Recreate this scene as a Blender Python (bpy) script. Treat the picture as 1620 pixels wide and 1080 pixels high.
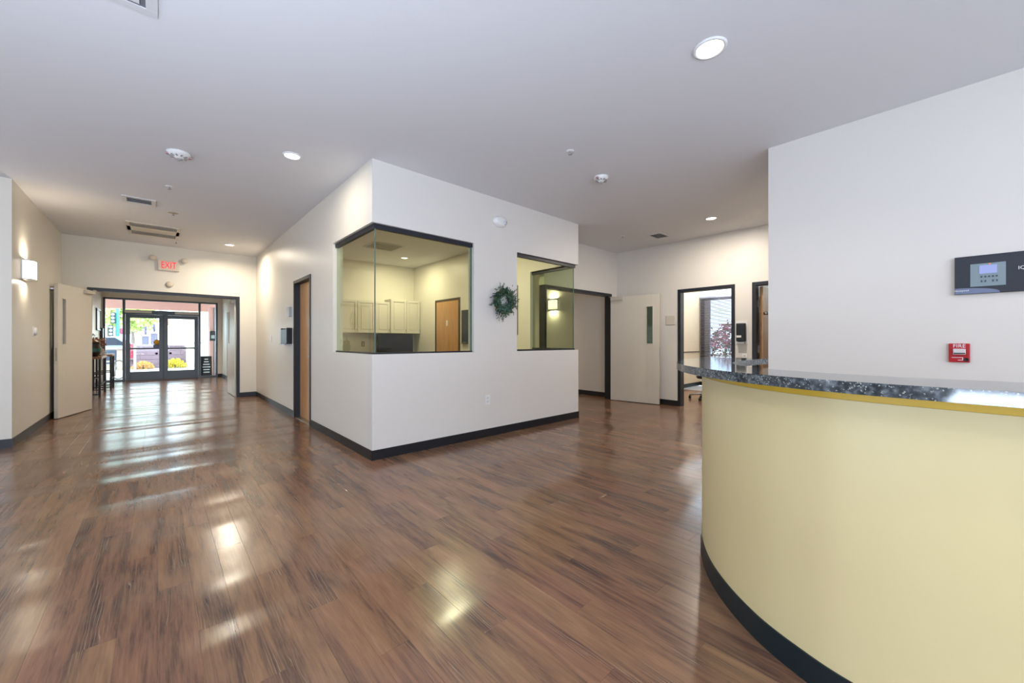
import bpy, bmesh, math, random
from mathutils import Vector, Matrix
random.seed(7)
PI = math.pi
for o in list(bpy.data.objects): bpy.data.objects.remove(o)
sc = bpy.context.scene
col = sc.collection

# ------------------------------------------------------------------ camera
CAMH = 1.205
FPX = 617.5
cam = bpy.data.cameras.new('camera'); cam.sensor_width = 36.0; cam.lens = 36.0*FPX/1620.0
cam.shift_y = -0.5/1620.0
cam.clip_start = 0.05; cam.clip_end = 400
co = bpy.data.objects.new('camera', cam); col.objects.link(co)
YAW = math.atan(560/617.5)
co.location = (0, 0, CAMH); co.rotation_euler = (PI/2, 0, -YAW)
sc.camera = co

# ------------------------------------------------------------------ light, sky, exposure
sc.view_settings.view_transform = 'Standard'; sc.view_settings.look = 'None'
sc.view_settings.gamma = 1; sc.view_settings.use_curve_mapping = False
sc.view_settings.exposure = 0.1
w = bpy.data.worlds.new('sky'); sc.world = w; w.use_nodes = True
bg = w.node_tree.nodes['Background']; bg.inputs[0].default_value = (0.62, 0.80, 1.0, 1); bg.inputs[1].default_value = 10.0

def area(name, loc, rot, sx, sy, power, color, spread=PI, shape='RECTANGLE'):
    l = bpy.data.lights.new(name, 'AREA'); l.shape = shape; l.size = sx; l.size_y = sy
    l.energy = power; l.color = color; l.spread = spread
    o = bpy.data.objects.new(name, l); col.objects.link(o); o.location = loc; o.rotation_euler = rot
    return o
def sunlight(energy, rot, color):
    l = bpy.data.lights.new('sunlight', 'SUN'); l.energy = energy; l.angle = 0.02; l.color = color
    o = bpy.data.objects.new('sunlight', l); col.objects.link(o); o.rotation_euler = rot
sunlight(7.0, (math.radians(38), 0, math.radians(215)), (1.0, 0.95, 0.88))
DAY = (0.72, 0.82, 1.0)
# daylight coming through the tall windows of the lounge behind the camera
UP = math.radians(35)   # upward tilt added to brighten the ceiling
for x, p in ((-3.4, 190), (-0.5, 190), (2.4, 70)):
    area('daylight', (x, -4.2, 1.45), (PI/2+UP, 0, 0), 2.2, 2.3, p, DAY)
area('daylight', (-4.7, -1.0, 1.45), (PI/2+UP, 0, -PI/2), 5.0, 2.3, 12, DAY)
area('daylight', (-4.7, 5.0, 1.45), (PI/2+UP, 0, -PI/2), 3.0, 2.3, 70, DAY)
# added cool fill lights, out of view, aimed up to brighten the ceiling
area('ceiling_fill_light', (-1.3, -0.2, 0.8), (PI, 0, 0), 1.0, 1.0, 105, (0.66, 0.80, 1.0))
area('ceiling_fill_light', (-1.0, 1.2, 0.45), (PI, 0, 0), 0.8, 0.8, 60, (0.66, 0.80, 1.0))

# ------------------------------------------------------------------ materials
def lin(c):
    if isinstance(c, str):
        c = tuple(int(c[i:i+2], 16)/255 for i in (0, 2, 4))
    return tuple((v/12.92 if v <= 0.04045 else ((v+0.055)/1.055)**2.4) for v in c) + (1,)
MATS = {}
def mat(name, color, rough=0.5, metal=0.0, bump=0, bscale=200, spec=0.5, coat=0, var=0, emit=None, es=0, alpha=None):
    if name in MATS: return MATS[name]
    m = bpy.data.materials.new(name); m.use_nodes = True; nt = m.node_tree; N = nt.nodes; L = nt.links
    b = N['Principled BSDF']; c = lin(color)
    b.inputs['Base Color'].default_value = c; b.inputs['Roughness'].default_value = rough
    b.inputs['Metallic'].default_value = metal; b.inputs['Specular IOR Level'].default_value = spec
    b.inputs['Coat Weight'].default_value = coat
    if emit: b.inputs['Emission Color'].default_value = lin(emit); b.inputs['Emission Strength'].default_value = es
    if bump or var:
        tc = N.new('ShaderNodeTexCoord'); n = N.new('ShaderNodeTexNoise'); n.inputs['Scale'].default_value = bscale; n.inputs['Detail'].default_value = 3
        L.new(tc.outputs['Object'], n.inputs['Vector'])
        if bump:
            bp = N.new('ShaderNodeBump'); bp.inputs['Strength'].default_value = bump; bp.inputs['Distance'].default_value = 0.002
            L.new(n.outputs['Fac'], bp.inputs['Height']); L.new(bp.outputs[0], b.inputs['Normal'])
        if var:
            mx = N.new('ShaderNodeMix'); mx.data_type = 'RGBA'; mx.inputs[6].default_value = tuple(v*(1-var) for v in c[:3])+(1,)
            mx.inputs[7].default_value = tuple(min(1, v*(1+var)) for v in c[:3])+(1,)
            L.new(n.outputs['Fac'], mx.inputs[0]); L.new(mx.outputs[2], b.inputs['Base Color'])
    MATS[name] = m; return m
PAINT = mat('wall_paint', 'dcd8d2', 0.42, bump=0.25, bscale=90, spec=0.35)
PAINT_WARMLIT = mat('warm_lit_wall_paint', 'dfdace', 0.4, bump=0.25, bscale=90, spec=0.35)  # same wall paint, with the warm lamplight put into its colour
CEIL = mat('ceiling_paint', 'dedee0', 0.8, bump=0.3, bscale=120, spec=0.2)
DARK = mat('dark_blue_frame_paint', '191d27', 0.4)
BASE = mat('black_vinyl_base', '17191f', 0.4)
LEAF = mat('cream_door_paint', 'd8d2c6', 0.4)
WHITE = mat('white_plastic', 'e8e8e6', 0.4)
GREY = mat('grey_plastic', '9a9a9a', 0.5)
CHROME = mat('brushed_steel', 'b8b8b8', 0.3, 1.0)
ALU = mat('satin_aluminium', 'd2ccc0', 0.45, 0.3)
BLACK = mat('black_plastic', '101216', 0.35)
STORE = mat('storefront_frame_metal', '5a646e', 0.4, 0.3)
CAB = mat('white_cabinet_paint', 'd9d4c8', 0.45)
VENTM = mat('vent_white_enamel', 'd4d4d4', 0.5)
VENTD = mat('vent_shadow_metal', '74767e', 0.5)
RED = mat('red_enamel', 'b01622', 0.3)
def emis(name, color, s):
    m = bpy.data.materials.new(name); m.use_nodes = True; nt = m.node_tree
    nt.nodes.clear(); e = nt.nodes.new('ShaderNodeEmission'); o = nt.nodes.new('ShaderNodeOutputMaterial')
    e.inputs[0].default_value = lin(color); e.inputs[1].default_value = s; nt.links.new(e.outputs[0], o.inputs[0]); return m
LENS = emis('lamp_lens_glow', 'fff6e6', 9)
SCONG = emis('sconce_shade_glow', 'fff4e2', 2.2)
EXITG = emis('exit_letter_glow', 'ff2a44', 1.6)
LCD = emis('screen_glow', 'aab8f4', 0.9)

def glass(name, tint, extra=1.0):
    m = bpy.data.materials.new(name); m.use_nodes = True; nt = m.node_tree; N = nt.nodes; L = nt.links; N.clear()
    o = N.new('ShaderNodeOutputMaterial'); mx = N.new('ShaderNodeMixShader'); t = N.new('ShaderNodeBsdfTransparent'); g = N.new('ShaderNodeBsdfGlossy')
    f = N.new('ShaderNodeFresnel'); f.inputs[0].default_value = 1.38
    t.inputs[0].default_value = lin(tint); g.inputs[1].default_value = 0.0
    mm = N.new('ShaderNodeMath'); mm.operation = 'MULTIPLY'; mm.inputs[1].default_value = extra; mm.use_clamp = True
    # a closed thin pane: only the outward sides reflect, so that light leaving the pane is never trapped in it
    geo = N.new('ShaderNodeNewGeometry'); inv = N.new('ShaderNodeMath'); inv.operation = 'SUBTRACT'; inv.inputs[0].default_value = 1.0
    m2 = N.new('ShaderNodeMath'); m2.operation = 'MULTIPLY'
    L.new(geo.outputs['Backfacing'], inv.inputs[1]); L.new(f.outputs[0], mm.inputs[0]); L.new(mm.outputs[0], m2.inputs[0]); L.new(inv.outputs[0], m2.inputs[1])
    L.new(m2.outputs[0], mx.inputs[0]); L.new(t.outputs[0], mx.inputs[1]); L.new(g.outputs[0], mx.inputs[2]); L.new(mx.outputs[0], o.inputs[0])
    return m
GLASS = glass('clear_pane_glass', 'f4f7f2'); GLASS_G = glass('green_tinted_pane_glass', 'eff3e8')
GLASS_B = glass('dimming_pane_glass', 'c4c8ca')  # tint added to dim the bright outdoors behind the blinds
GEDGE = mat('green_glass_edge', '5c7468', 0.25)

def floor_mat():
    m = bpy.data.materials.new('dark_oak_plank'); m.use_nodes = True; nt = m.node_tree; N = nt.nodes; L = nt.links
    b = N['Principled BSDF']; g = N.new('ShaderNodeNewGeometry')
    sep = N.new('ShaderNodeSeparateXYZ'); L.new(g.outputs['Position'], sep.inputs[0])
    def M(op, a, bb=None, c=None):
        n = N.new('ShaderNodeMath'); n.operation = op
        for i, v in enumerate((a, bb, c)):
            if v is None: continue
            if isinstance(v, (int, float)): n.inputs[i].default_value = v
            else: L.new(v, n.inputs[i])
        return n.outputs[0]
    X, Y = sep.outputs[0], sep.outputs[1]
    row = M('FLOOR', M('DIVIDE', M('ADD', X, 10.0), PW))
    off = M('MULTIPLY', M('FRACT', M('MULTIPLY', row, 0.3819)), PL)
    cc = M('FLOOR', M('DIVIDE', M('ADD', M('ADD', Y, 10.0), off), PL))
    cv = N.new('ShaderNodeCombineXYZ'); L.new(row, cv.inputs[0]); L.new(cc, cv.inputs[1])
    wn = N.new('ShaderNodeTexWhiteNoise'); wn.noise_dimensions = '2D'; L.new(cv.outputs[0], wn.inputs['Vector'])
    rnd = wn.outputs['Value']
    # grain coordinates: shifted per plank, stretched along the plank
    def coords(sx, sy):
        c = N.new('ShaderNodeCombineXYZ'); L.new(M('MULTIPLY', X, sx), c.inputs[0]); L.new(M('MULTIPLY', Y, sy), c.inputs[1]); L.new(M('MULTIPLY', rnd, 91.0), c.inputs[2]); return c.outputs[0]
    def noise(vec, s, d, r=0.6, dist=0.0):
        n = N.new('ShaderNodeTexNoise'); n.inputs['Scale'].default_value = s; n.inputs['Detail'].default_value = d; n.inputs['Roughness'].default_value = r; n.inputs['Distortion'].default_value = dist
        L.new(vec, n.inputs['Vector']); return n.outputs['Fac']
    n1 = noise(coords(9, 1.3), 1.0, 4, 0.6, 0.6)       # broad patches
    n2 = noise(coords(60, 3.2), 1.0, 5, 0.65, 0.5)      # streaks
    n3 = noise(coords(210, 7), 1.0, 3, 0.7, 0.3)     # fine streaks
    wv = N.new('ShaderNodeTexWave'); wv.wave_type = 'BANDS'; wv.bands_direction = 'X'; wv.inputs['Scale'].default_value = 1.0
    wv.inputs['Distortion'].default_value = 14; wv.inputs['Detail'].default_value = 2; wv.inputs['Detail Scale'].default_value = 0.6; wv.inputs['Detail Roughness'].default_value = 0.55
    L.new(coords(26, 3.0), wv.inputs['Vector'])
    ramp = N.new('ShaderNodeValToRGB'); e = ramp.color_ramp.elements
    e[0].position = 0.33; e[0].color = lin('3c2e2a'); e[1].position = 0.72; e[1].color = lin('a58b78')
    for p, c in ((0.41, '5e473c'), (0.49, '7c5e4b'), (0.60, '8e6d56')):
        x = ramp.color_ramp.elements.new(p); x.color = lin(c)
    gc = N.new('ShaderNodeCombineXYZ'); L.new(M('MULTIPLY', X, 11.0), gc.inputs[0]); L.new(M('MULTIPLY', Y, 1.6), gc.inputs[1])
    n0 = noise(gc.outputs[0], 1.0, 4, 0.62, 0.8)       # patches that run on over the joints
    f = M('ADD', M('ADD', M('ADD', M('MULTIPLY', n1, 0.40), M('MULTIPLY', n0, 0.30)), M('MULTIPLY', n2, 0.27)), M('MULTIPLY', M('SUBTRACT', rnd, 0.5), 0.055))
    f = M('ADD', f, M('MULTIPLY', M('SUBTRACT', n3, 0.5), 0.10)); f = M('ADD', f, M('MULTIPLY', M('SUBTRACT', wv.outputs['Fac'], 0.5), 0.012))
    L.new(f, ramp.inputs[0])
    # pale open pores where the wood is dark
    pale = N.new('ShaderNodeMix'); pale.data_type = 'RGBA'; pale.inputs[7].default_value = lin('b9a793')
    dark_mask = N.new('ShaderNodeMapRange'); dark_mask.inputs[1].default_value = 0.44; dark_mask.inputs[2].default_value = 0.33; L.new(n1, dark_mask.inputs[0])
    wl = N.new('ShaderNodeMapRange'); wl.inputs[1].default_value = 0.93; wl.inputs[2].default_value = 1.0; L.new(wv.outputs['Fac'], wl.inputs[0])
    fl = N.new('ShaderNodeMapRange'); fl.inputs[1].default_value = 0.60; fl.inputs[2].default_value = 0.75; L.new(n3, fl.inputs[0])
    L.new(M('MULTIPLY', M('MULTIPLY', dark_mask.outputs[0], M('MAXIMUM', wl.outputs[0], M('MULTIPLY', fl.outputs[0], 0.8))), 0.5), pale.inputs[0])
    L.new(ramp.outputs[0], pale.inputs[6])
    hsv = N.new('ShaderNodeHueSaturation'); L.new(pale.outputs[2], hsv.inputs['Color'])
    wn2 = N.new('ShaderNodeTexWhiteNoise'); wn2.noise_dimensions = '3D'; L.new(coords(0, 0), wn2.inputs['Vector'])
    L.new(M('ADD', 0.493, M('MULTIPLY', wn2.outputs['Value'], 0.014)), hsv.inputs['Hue']); hsv.inputs['Saturation'].default_value = 1.06; hsv.inputs['Value'].default_value = 0.98
    L.new(hsv.outputs[0], b.inputs['Base Color'])
    b.inputs['Roughness'].default_value = 0.3
    b.inputs['Roughness'].default_value = 0.21
    b.inputs['Specular IOR Level'].default_value = 0.6
    # very shallow waviness of the sheet floor plus fine grain relief
    wc = N.new('ShaderNodeCombineXYZ'); L.new(M('MULTIPLY', X, 0.35), wc.inputs[0]); L.new(M('ADD', M('MULTIPLY', Y, 2.0), M('MULTIPLY', X, -0.08)), wc.inputs[1])
    und = noise(wc.outputs[0], 1.0, 1, 0.3, 0.2)
    b1 = N.new('ShaderNodeBump'); b1.inputs['Strength'].default_value = 1.0; b1.inputs['Distance'].default_value = 0.036; L.new(und, b1.inputs['Height'])
    L.new(b1.outputs[0], b.inputs['Normal'])
    return m
PW, PL = 0.125, 1.2
FLOORM = floor_mat()

def granite():
    m = bpy.data.materials.new('dark_speckled_stone'); m.use_nodes = True; nt = m.node_tree; N = nt.nodes; L = nt.links
    b = N['Principled BSDF']; tc = N.new('ShaderNodeTexCoord')
    v = N.new('ShaderNodeTexVoronoi'); v.inputs['Scale'].default_value = 330; L.new(tc.outputs['Object'], v.inputs['Vector'])
    n = N.new('ShaderNodeTexNoise'); n.inputs['Scale'].default_value = 60; n.inputs['Detail'].default_value = 4; L.new(tc.outputs['Object'], n.inputs['Vector'])
    r = N.new('ShaderNodeValToRGB'); e = r.color_ramp.elements; e[0].position = 0.35; e[0].color = lin('262c30'); e[1].position = 0.7; e[1].color = lin('6a7276')
    x = r.color_ramp.elements.new(0.5); x.color = lin('3b4146'); L.new(n.outputs['Fac'], r.inputs[0])
    sr = N.new('ShaderNodeSeparateColor'); L.new(v.outputs['Color'], sr.inputs[0])
    th = N.new('ShaderNodeMath'); th.operation = 'GREATER_THAN'; th.inputs[1].default_value = 0.95; L.new(sr.outputs[0], th.inputs[0])
    mx = N.new('ShaderNodeMix'); mx.data_type = 'RGBA'; mx.inputs[7].default_value = lin('9aa098'); L.new(th.outputs[0], mx.inputs[0]); L.new(r.outputs[0], mx.inputs[6])
    L.new(mx.outputs[2], b.inputs['Base Color']); b.inputs['Roughness'].default_value = 0.07; b.inputs['Specular IOR Level'].default_value = 0.6
    return m
STONE = granite()
DESKY = mat('pale_yellow_laminate', 'e1d3a0', 0.38)
DESK_SHADE = mat('overhang_shadow_gold', 'dcb634', 0.4)  # desk front colour as shaded under the counter overhang
def wood(name, c1, c2, sx=1, sy=1, sz=0.12, rough=0.35, scale=22):
    m = bpy.data.materials.new(name); m.use_nodes = True; nt = m.node_tree; N = nt.nodes; L = nt.links; b = N['Principled BSDF']
    tc = N.new('ShaderNodeTexCoord'); mp = N.new('ShaderNodeMapping'); mp.inputs['Scale'].default_value = (sx, sy, sz); L.new(tc.outputs['Object'], mp.inputs[0])
    n = N.new('ShaderNodeTexNoise'); n.inputs['Scale'].default_value = scale; n.inputs['Detail'].default_value = 5; n.inputs['Distortion'].default_value = 1.2; L.new(mp.outputs[0], n.inputs['Vector'])
    r = N.new('ShaderNodeValToRGB'); e = r.color_ramp.elements; e[0].position = 0.3; e[0].color = lin(c1); e[1].position = 0.7; e[1].color = lin(c2)
    L.new(n.outputs['Fac'], r.inputs[0]); L.new(r.outputs[0], b.inputs['Base Color']); b.inputs['Roughness'].default_value = rough
    return m
MAPLE = wood('honey_maple_veneer', 'b98756', 'cf9f6c')
OAKT = wood('brown_oak_top', '6b4a30', '8e6644', 1, 0.12, 1)

# ------------------------------------------------------------------ geometry helpers
def wloc(o):
    v = Vector((0, 0, 0))
    while o: v += o.location; o = o.parent
    return v
class MB:
    def __init__(s): s.bm = bmesh.new()
    def box(s, x0, x1, y0, y1, z0, z1, M=None):
        vs = [s.bm.verts.new(M @ Vector(p) if M else p) for p in ((x0,y0,z0),(x1,y0,z0),(x1,y1,z0),(x0,y1,z0),(x0,y0,z1),(x1,y0,z1),(x1,y1,z1),(x0,y1,z1))]
        for f in ((0,3,2,1),(4,5,6,7),(0,1,5,4),(1,2,6,5),(2,3,7,6),(3,0,4,7)): s.bm.faces.new([vs[i] for i in f])
        return s
    def lathe(s, prof, c=(0,0,0), n=24, M=None, smooth=True):
        c = Vector(c); rings = []
        for r, z in prof:
            if r < 1e-6:
                p = Vector((0, 0, z)); rings.append([s.bm.verts.new((M @ p if M else p)+c)])
            else:
                ring = []
                for i in range(n):
                    p = Vector((r*math.cos(2*PI*i/n), r*math.sin(2*PI*i/n), z)); ring.append(s.bm.verts.new((M @ p if M else p)+c))
                rings.append(ring)
        for a, b in zip(rings, rings[1:]):
            for i in range(n):
                j = (i+1) % n
                if len(a) == 1 and len(b) == 1: continue
                if len(a) == 1: f = s.bm.faces.new((a[0], b[j], b[i]))
                elif len(b) == 1: f = s.bm.faces.new((a[i], a[j], b[0]))
                else: f = s.bm.faces.new((a[i], a[j], b[j], b[i]))
                f.smooth = smooth
        return s
    def tube(s, pts, r, n=8, smooth=True):
        pts = [Vector(p) for p in pts]; rings = []
        for i, p in enumerate(pts):
            d = (pts[min(i+1, len(pts)-1)] - pts[max(i-1, 0)]).normalized()
            u = d.cross(Vector((0, 0, 1)));
            if u.length < 1e-3: u = d.cross(Vector((1, 0, 0)))
            u.normalize(); v = d.cross(u)
            rr = r[i] if isinstance(r, (list, tuple)) else r
            rings.append([s.bm.verts.new(p + u*rr*math.cos(2*PI*k/n) + v*rr*math.sin(2*PI*k/n)) for k in range(n)])
        for a, b in zip(rings, rings[1:]):
            for k in range(n):
                f = s.bm.faces.new((a[k], a[(k+1) % n], b[(k+1) % n], b[k])); f.smooth = smooth
        s.bm.faces.new(rings[0][::-1]); s.bm.faces.new(rings[-1]); return s
    def prism(s, poly, z0, z1, M=None, smooth=False):
        a = [s.bm.verts.new(M @ Vector((x, y, z0)) if M else (x, y, z0)) for x, y in poly]
        b = [s.bm.verts.new(M @ Vector((x, y, z1)) if M else (x, y, z1)) for x, y in poly]
        n = len(poly)
        for i in range(n):
            f = s.bm.faces.new((a[i], a[(i+1) % n], b[(i+1) % n], b[i])); f.smooth = smooth
        s.bm.faces.new(a[::-1]); s.bm.faces.new(b); return s
    def build(s, name, m, parent=None, bevel=0, at=None, local=False, recalc=True):
        """vertices are given in world space unless local; the mesh is stored relative to its own origin"""
        off = Vector((0, 0, 0))
        if parent is not None and not local: off = wloc(parent)
        if parent is None and at is not None and not local: off = Vector(at)
        if off.length: bmesh.ops.translate(s.bm, verts=s.bm.verts, vec=-off)
        if recalc: bmesh.ops.recalc_face_normals(s.bm, faces=s.bm.faces)
        me = bpy.data.meshes.new(name); s.bm.to_mesh(me); s.bm.free(); me.materials.append(m)
        o = bpy.data.objects.new(name, me); col.objects.link(o)
        if parent is not None: o.parent = parent
        elif at is not None: o.location = at
        if bevel:
            bv = o.modifiers.new('bevel', 'BEVEL'); bv.width = bevel; bv.segments = 2; bv.limit_method = 'ANGLE'; bv.angle_limit = 0.7
        return o
def box(name, m, x0, x1, y0, y1, z0, z1, parent=None, bevel=0, at=None, local=False):
    return MB().box(x0, x1, y0, y1, z0, z1).build(name, m, parent, bevel, at, local)
def struct(o): o['kind'] = 'structure'; return o
def tag(o, label, cat, group=None):
    o['label'] = label; o['category'] = cat
    if group: o['group'] = group
    return o
def thing(name, loc, label=None, cat=None, group=None, rz=0):
    o = bpy.data.objects.new(name, None); col.objects.link(o); o.location = loc; o.rotation_euler = (0, 0, rz); o.empty_display_size = 0.1
    if label: tag(o, label, cat, group)
    return o
def dup(root, loc, rz=0, label=None):
    r = root.copy(); col.objects.link(r); r.location = loc; r.rotation_euler = (0, 0, rz)
    if label: r['label'] = label
    for ch in list(root.children):
        c = ch.copy(); col.objects.link(c); c.parent = r
        for g in list(ch.children):
            d = g.copy(); col.objects.link(d); d.parent = c
    return r
def text(name, body, m, parent, M, size, extrude=0.001, align='CENTER', xs=1.0):
    """flat lettering turned into a mesh; M places it (x right, y up, z towards the viewer)"""
    cu = bpy.data.curves.new(name, 'FONT'); cu.body = body; cu.size = size; cu.extrude = extrude; cu.align_x = align; cu.align_y = 'CENTER'
    t = bpy.data.objects.new(name, cu); col.objects.link(t)
    bpy.context.view_layer.update()
    me = bpy.data.meshes.new_from_object(t.evaluated_get(bpy.context.evaluated_depsgraph_get()))
    bpy.data.objects.remove(t)
    off = wloc(parent)
    for v in me.vertices: v.co = M @ Vector((v.co.x*xs, v.co.y, v.co.z)) - off
    me.materials.clear(); me.materials.append(m)
    o = bpy.data.objects.new(name, me); col.objects.link(o); o.parent = parent; return o
def frameM(origin, right, up):
    r = Vector(right); u = Vector(up); n = r.cross(u)
    return Matrix(((r.x, u.x, n.x, origin[0]), (r.y, u.y, n.y, origin[1]), (r.z, u.z, n.z, origin[2]), (0, 0, 0, 1)))
def FS(x, y, z): return frameM((x, y, z), (1, 0, 0), (0, 0, 1))        # faces -Y
def FW(x, y, z): return frameM((x, y, z), (0, -1, 0), (0, 0, 1))       # faces -X
def FE(x, y, z): return frameM((x, y, z), (0, 1, 0), (0, 0, 1))        # faces +X

HC = 3.05
XL, XB, XR, XC = -1.23, 1.60, 4.92, 7.15     # hall left wall, office left face, office right face, corridor wall
YB, YE, YG, YO = 3.865, 10.15, 16.5, 4.60     # office front face, exit wall, entry glazing, corridor opening wall
XD, YD = 4.33, 1.12                            # wall behind the desk, its end

# ------------------------------------------------------------------ floor of planks
fl = struct(MB().box(-5.1, 9.8, -4.6, 10.3, -0.12, -0.004).box(-1.4, 1.8, 10.3, 16.58, -0.12, -0.004).box(4.8, 7.3, 10.3, 12.3, -0.12, -0.004).build('floor', FLOORM))
F2 = (math.sin(YAW), math.cos(YAW)); R2 = (math.cos(YAW), -math.sin(YAW))
def pix(x, y, z=0):
    d = x*F2[0]+y*F2[1]
    if d < 0.25: return None
    return (810+FPX*(x*R2[0]+y*R2[1])/d, 540.5-FPX*(z-CAMH)/d, d)
cand = []; rest = []
def region(x, y):
    if y > 10.3: return (-1.4 < x < 1.8 and y < 16.58) or (4.8 < x < 7.3 and y < 12.3)
    return True
for i in range(int(15.2/PW)+1):
    row = int((10-5.1)/PW)+i+1; x0 = row*PW-10
    if x0+PW > 9.8: break
    off = ((row*0.3819) % 1.0)*PL
    c0 = int(math.floor((-4.6+10+off)/PL))
    for c in range(c0, c0+20):
        y0 = c*PL-10-off; y1 = y0+PL
        if y1 <= -4.6 or not region(x0+PW/2, max(y0, -4.6)+0.02): continue
        full = y0 >= -4.6 and y1 <= (10.3 if not (-1.4 < x0 < 1.7) else 16.5)
        ya, yb = max(y0, -4.6), min(y1, 16.58 if -1.4 < x0 < 1.7 else (12.3 if 4.8 < x0 < 7.2 else 10.3))
        if yb-ya < 0.02: continue
        xm = x0+PW/2; ym = (y0+y1)/2
        ps = [pix(xm, ym+k*PL/2) for k in (-1, 0, 1)]
        vis = 0
        hidden = (xm > 1.75 and ym > 4.2 and xm < 4.9) or xm > XC+1 or (xm > 2.0 and ym < 0.6) or (xm > 3.5 and ym < 1.0) or ym < -0.5 or (xm < -1.4 and ym > 7) or (xm < -1.3 and ym > 7.5) or (ym > 10.2 and (xm < -1.2 or xm > 1.6))
        if full and not hidden:
            for p in ps:
                if p and -60 < p[0] < 1680 and p[1] < 1130: vis = max(vis, 1/p[2]**3)
        (cand if vis > 0 else rest).append((vis, x0, ya, yb))
cand.sort(key=lambda t: -t[0])
G = 0.0003
def plank_bm(mb, x0, y0, y1):
    e = 0.0007; t = 0.0
    vs = [(x0+G, y0+G, -0.004), (x0+PW-G, y0+G, -0.004), (x0+PW-G, y1-G, -0.004), (x0+G, y1-G, -0.004),
          (x0+G, y0+G, t-0.0003), (x0+PW-G, y0+G, t-0.0003), (x0+PW-G, y1-G, t-0.0003), (x0+G, y1-G, t-0.0003),
          (x0+G+e, y0+G+e, t), (x0+PW-G-e, y0+G+e, t), (x0+PW-G-e, y1-G-e, t), (x0+G+e, y1-G-e, t)]
    v = [mb.bm.verts.new(p) for p in vs]
    for f in ((0,1,5,4),(1,2,6,5),(2,3,7,6),(3,0,4,7),(4,5,9,8),(5,6,10,9),(6,7,11,10),(7,4,8,11),(8,9,10,11)): mb.bm.faces.new([v[k] for k in f])
pm = MB(); plank_bm(pm, 0, 0, PL)
proto = pm.build('plank', FLOORM, fl, local=True, recalc=False)
for k, (v, x0, ya, yb) in enumerate(cand[:300]):
    o = proto if k == 0 else proto.copy()
    if k: col.objects.link(o)
    o.location = (x0, ya, 0)
rm = MB()
for v, x0, ya, yb in cand[300:]+rest: plank_bm(rm, x0, ya, yb)
so = rm.build('planks_beyond', FLOORM, fl, local=True, recalc=False); so['kind'] = 'stuff'

# ------------------------------------------------------------------ ceiling and walls
struct(box('ceiling', CEIL, -5.3, 10.0, -4.8, 16.75, HC, HC+0.2))
T = 0.12
# left hall wall with the step towards the lounge
struct(MB().box(XL-T, XL, 7.1, YE, 0, HC).box(-5.2, XL-T, 7.1, 7.1+T, 0, HC).build('wall_left', PAINT_WARMLIT, at=(XL, 8, 0)))
# exit wall with the double-door opening
OX0, OX1, OZ = -0.93, 1.30, 2.16
struct(MB().box(XL-T, OX0, YE, YE+T, 0, HC).box(OX1, XB+T, YE, YE+T, 0, HC).box(OX0, OX1, YE, YE+T, OZ, HC).build('wall_exit', PAINT_WARMLIT, at=(0, YE, 0)))
# office walls
WZ0, WZ1 = 1.07, 2.41
WY1 = 5.06; WX1 = 2.876; W2X0 = 3.597; RY1 = 4.82
DY0, DY1, DZ = 5.99, 6.92, 2.155
struct(MB().box(XB, XB+T, YB+T, WY1, 0, WZ0).box(XB, XB+T, YB+T, WY1, WZ1, HC).box(XB, XB+T, WY1, DY0, 0, HC).box(XB, XB+T, DY0, DY1, DZ, HC).box(XB, XB+T, DY1, YE, 0, HC).build('wall_office_left', PAINT_WARMLIT, at=(XB, 6, 0)))
struct(MB().box(XB, XR, YB, YB+T, 0, WZ0).box(XB, XR, YB, YB+T, WZ1, HC).box(WX1, W2X0, YB, YB+T, WZ0, WZ1).build('wall_office_front', PAINT, at=(3.2, YB, 0)))
struct(MB().box(XR-T, XR, YB+T, RY1, 0, WZ0).box(XR-T, XR, YB+T, RY1, WZ1, HC).box(XR-T, XR, RY1, 12.2, 0, HC).build('wall_office_right', PAINT_WARMLIT, at=(XR, 7, 0)))
struct(box('wall_office_back', PAINT_WARMLIT, XB+T, XR-T, 9.0, 9.0+T, 0, HC))
# corridor opening wall, only a header band and right jamb
CX0, CX1 = XR, 6.95
struct(MB().box(CX0, XC, YO, YO+T, 2.18, HC).box(CX1, XC, YO, YO+T, 0, 2.18).build('wall_corridor', PAINT, at=(6, YO, 0)))
struct(box('wall_corridor_end', PAINT_WARMLIT, XR, XC+T, 12.0, 12.12, 0, HC))
# corridor right wall with door frames
AY0, AY1, BY0, BY1, AZ = 2.33, 3.30, 1.16, 2.076, 2.16
struct(MB().box(XC, XC+T, AY1, 12.0, 0, HC).box(XC, XC+T, BY1, AY0, 0, HC).box(XC, XC+T, AY0, AY1, AZ, HC).box(XC, XC+T, BY0, BY1, AZ, HC).box(XC, XC+T, YD-0.2, BY0, 0, HC).build('wall_corridor_right', PAINT, at=(XC, 5, 0)))
struct(MB().box(XD, XD+T, -4.6, YD, 0, HC).box(XD+T, XC, YD-T, YD, 0, HC).build('wall_right', PAINT, at=(XD, 0, 0)))
# lounge behind the camera
struct(box('wall_back', PAINT, -5.2, XD, -4.7, -4.55, 0, HC))
struct(box('wall_lounge', PAINT, -5.2, -5.05, -4.6, 7.1, 0, HC))
# vestibule
VR = 1.62
struct(box('wall_vestibule_left', PAINT_WARMLIT, XL-T, XL, YE+T, YG, 0, HC))
struct(MB().box(VR, VR+T, YE+T, YG+0.1, 0, HC).build('wall_vestibule_right', PAINT_WARMLIT))
GX0, GX1, GZ = XL+0.03, 1.50, 2.50
struct(MB().box(XL-T, VR, YG, YG+0.14, GZ, HC).box(GX1, VR, YG, YG+0.14, 0, GZ).box(XL-T, GX0, YG, YG+0.14, 0, GZ).build('wall_entry', PAINT_WARMLIT))
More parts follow.
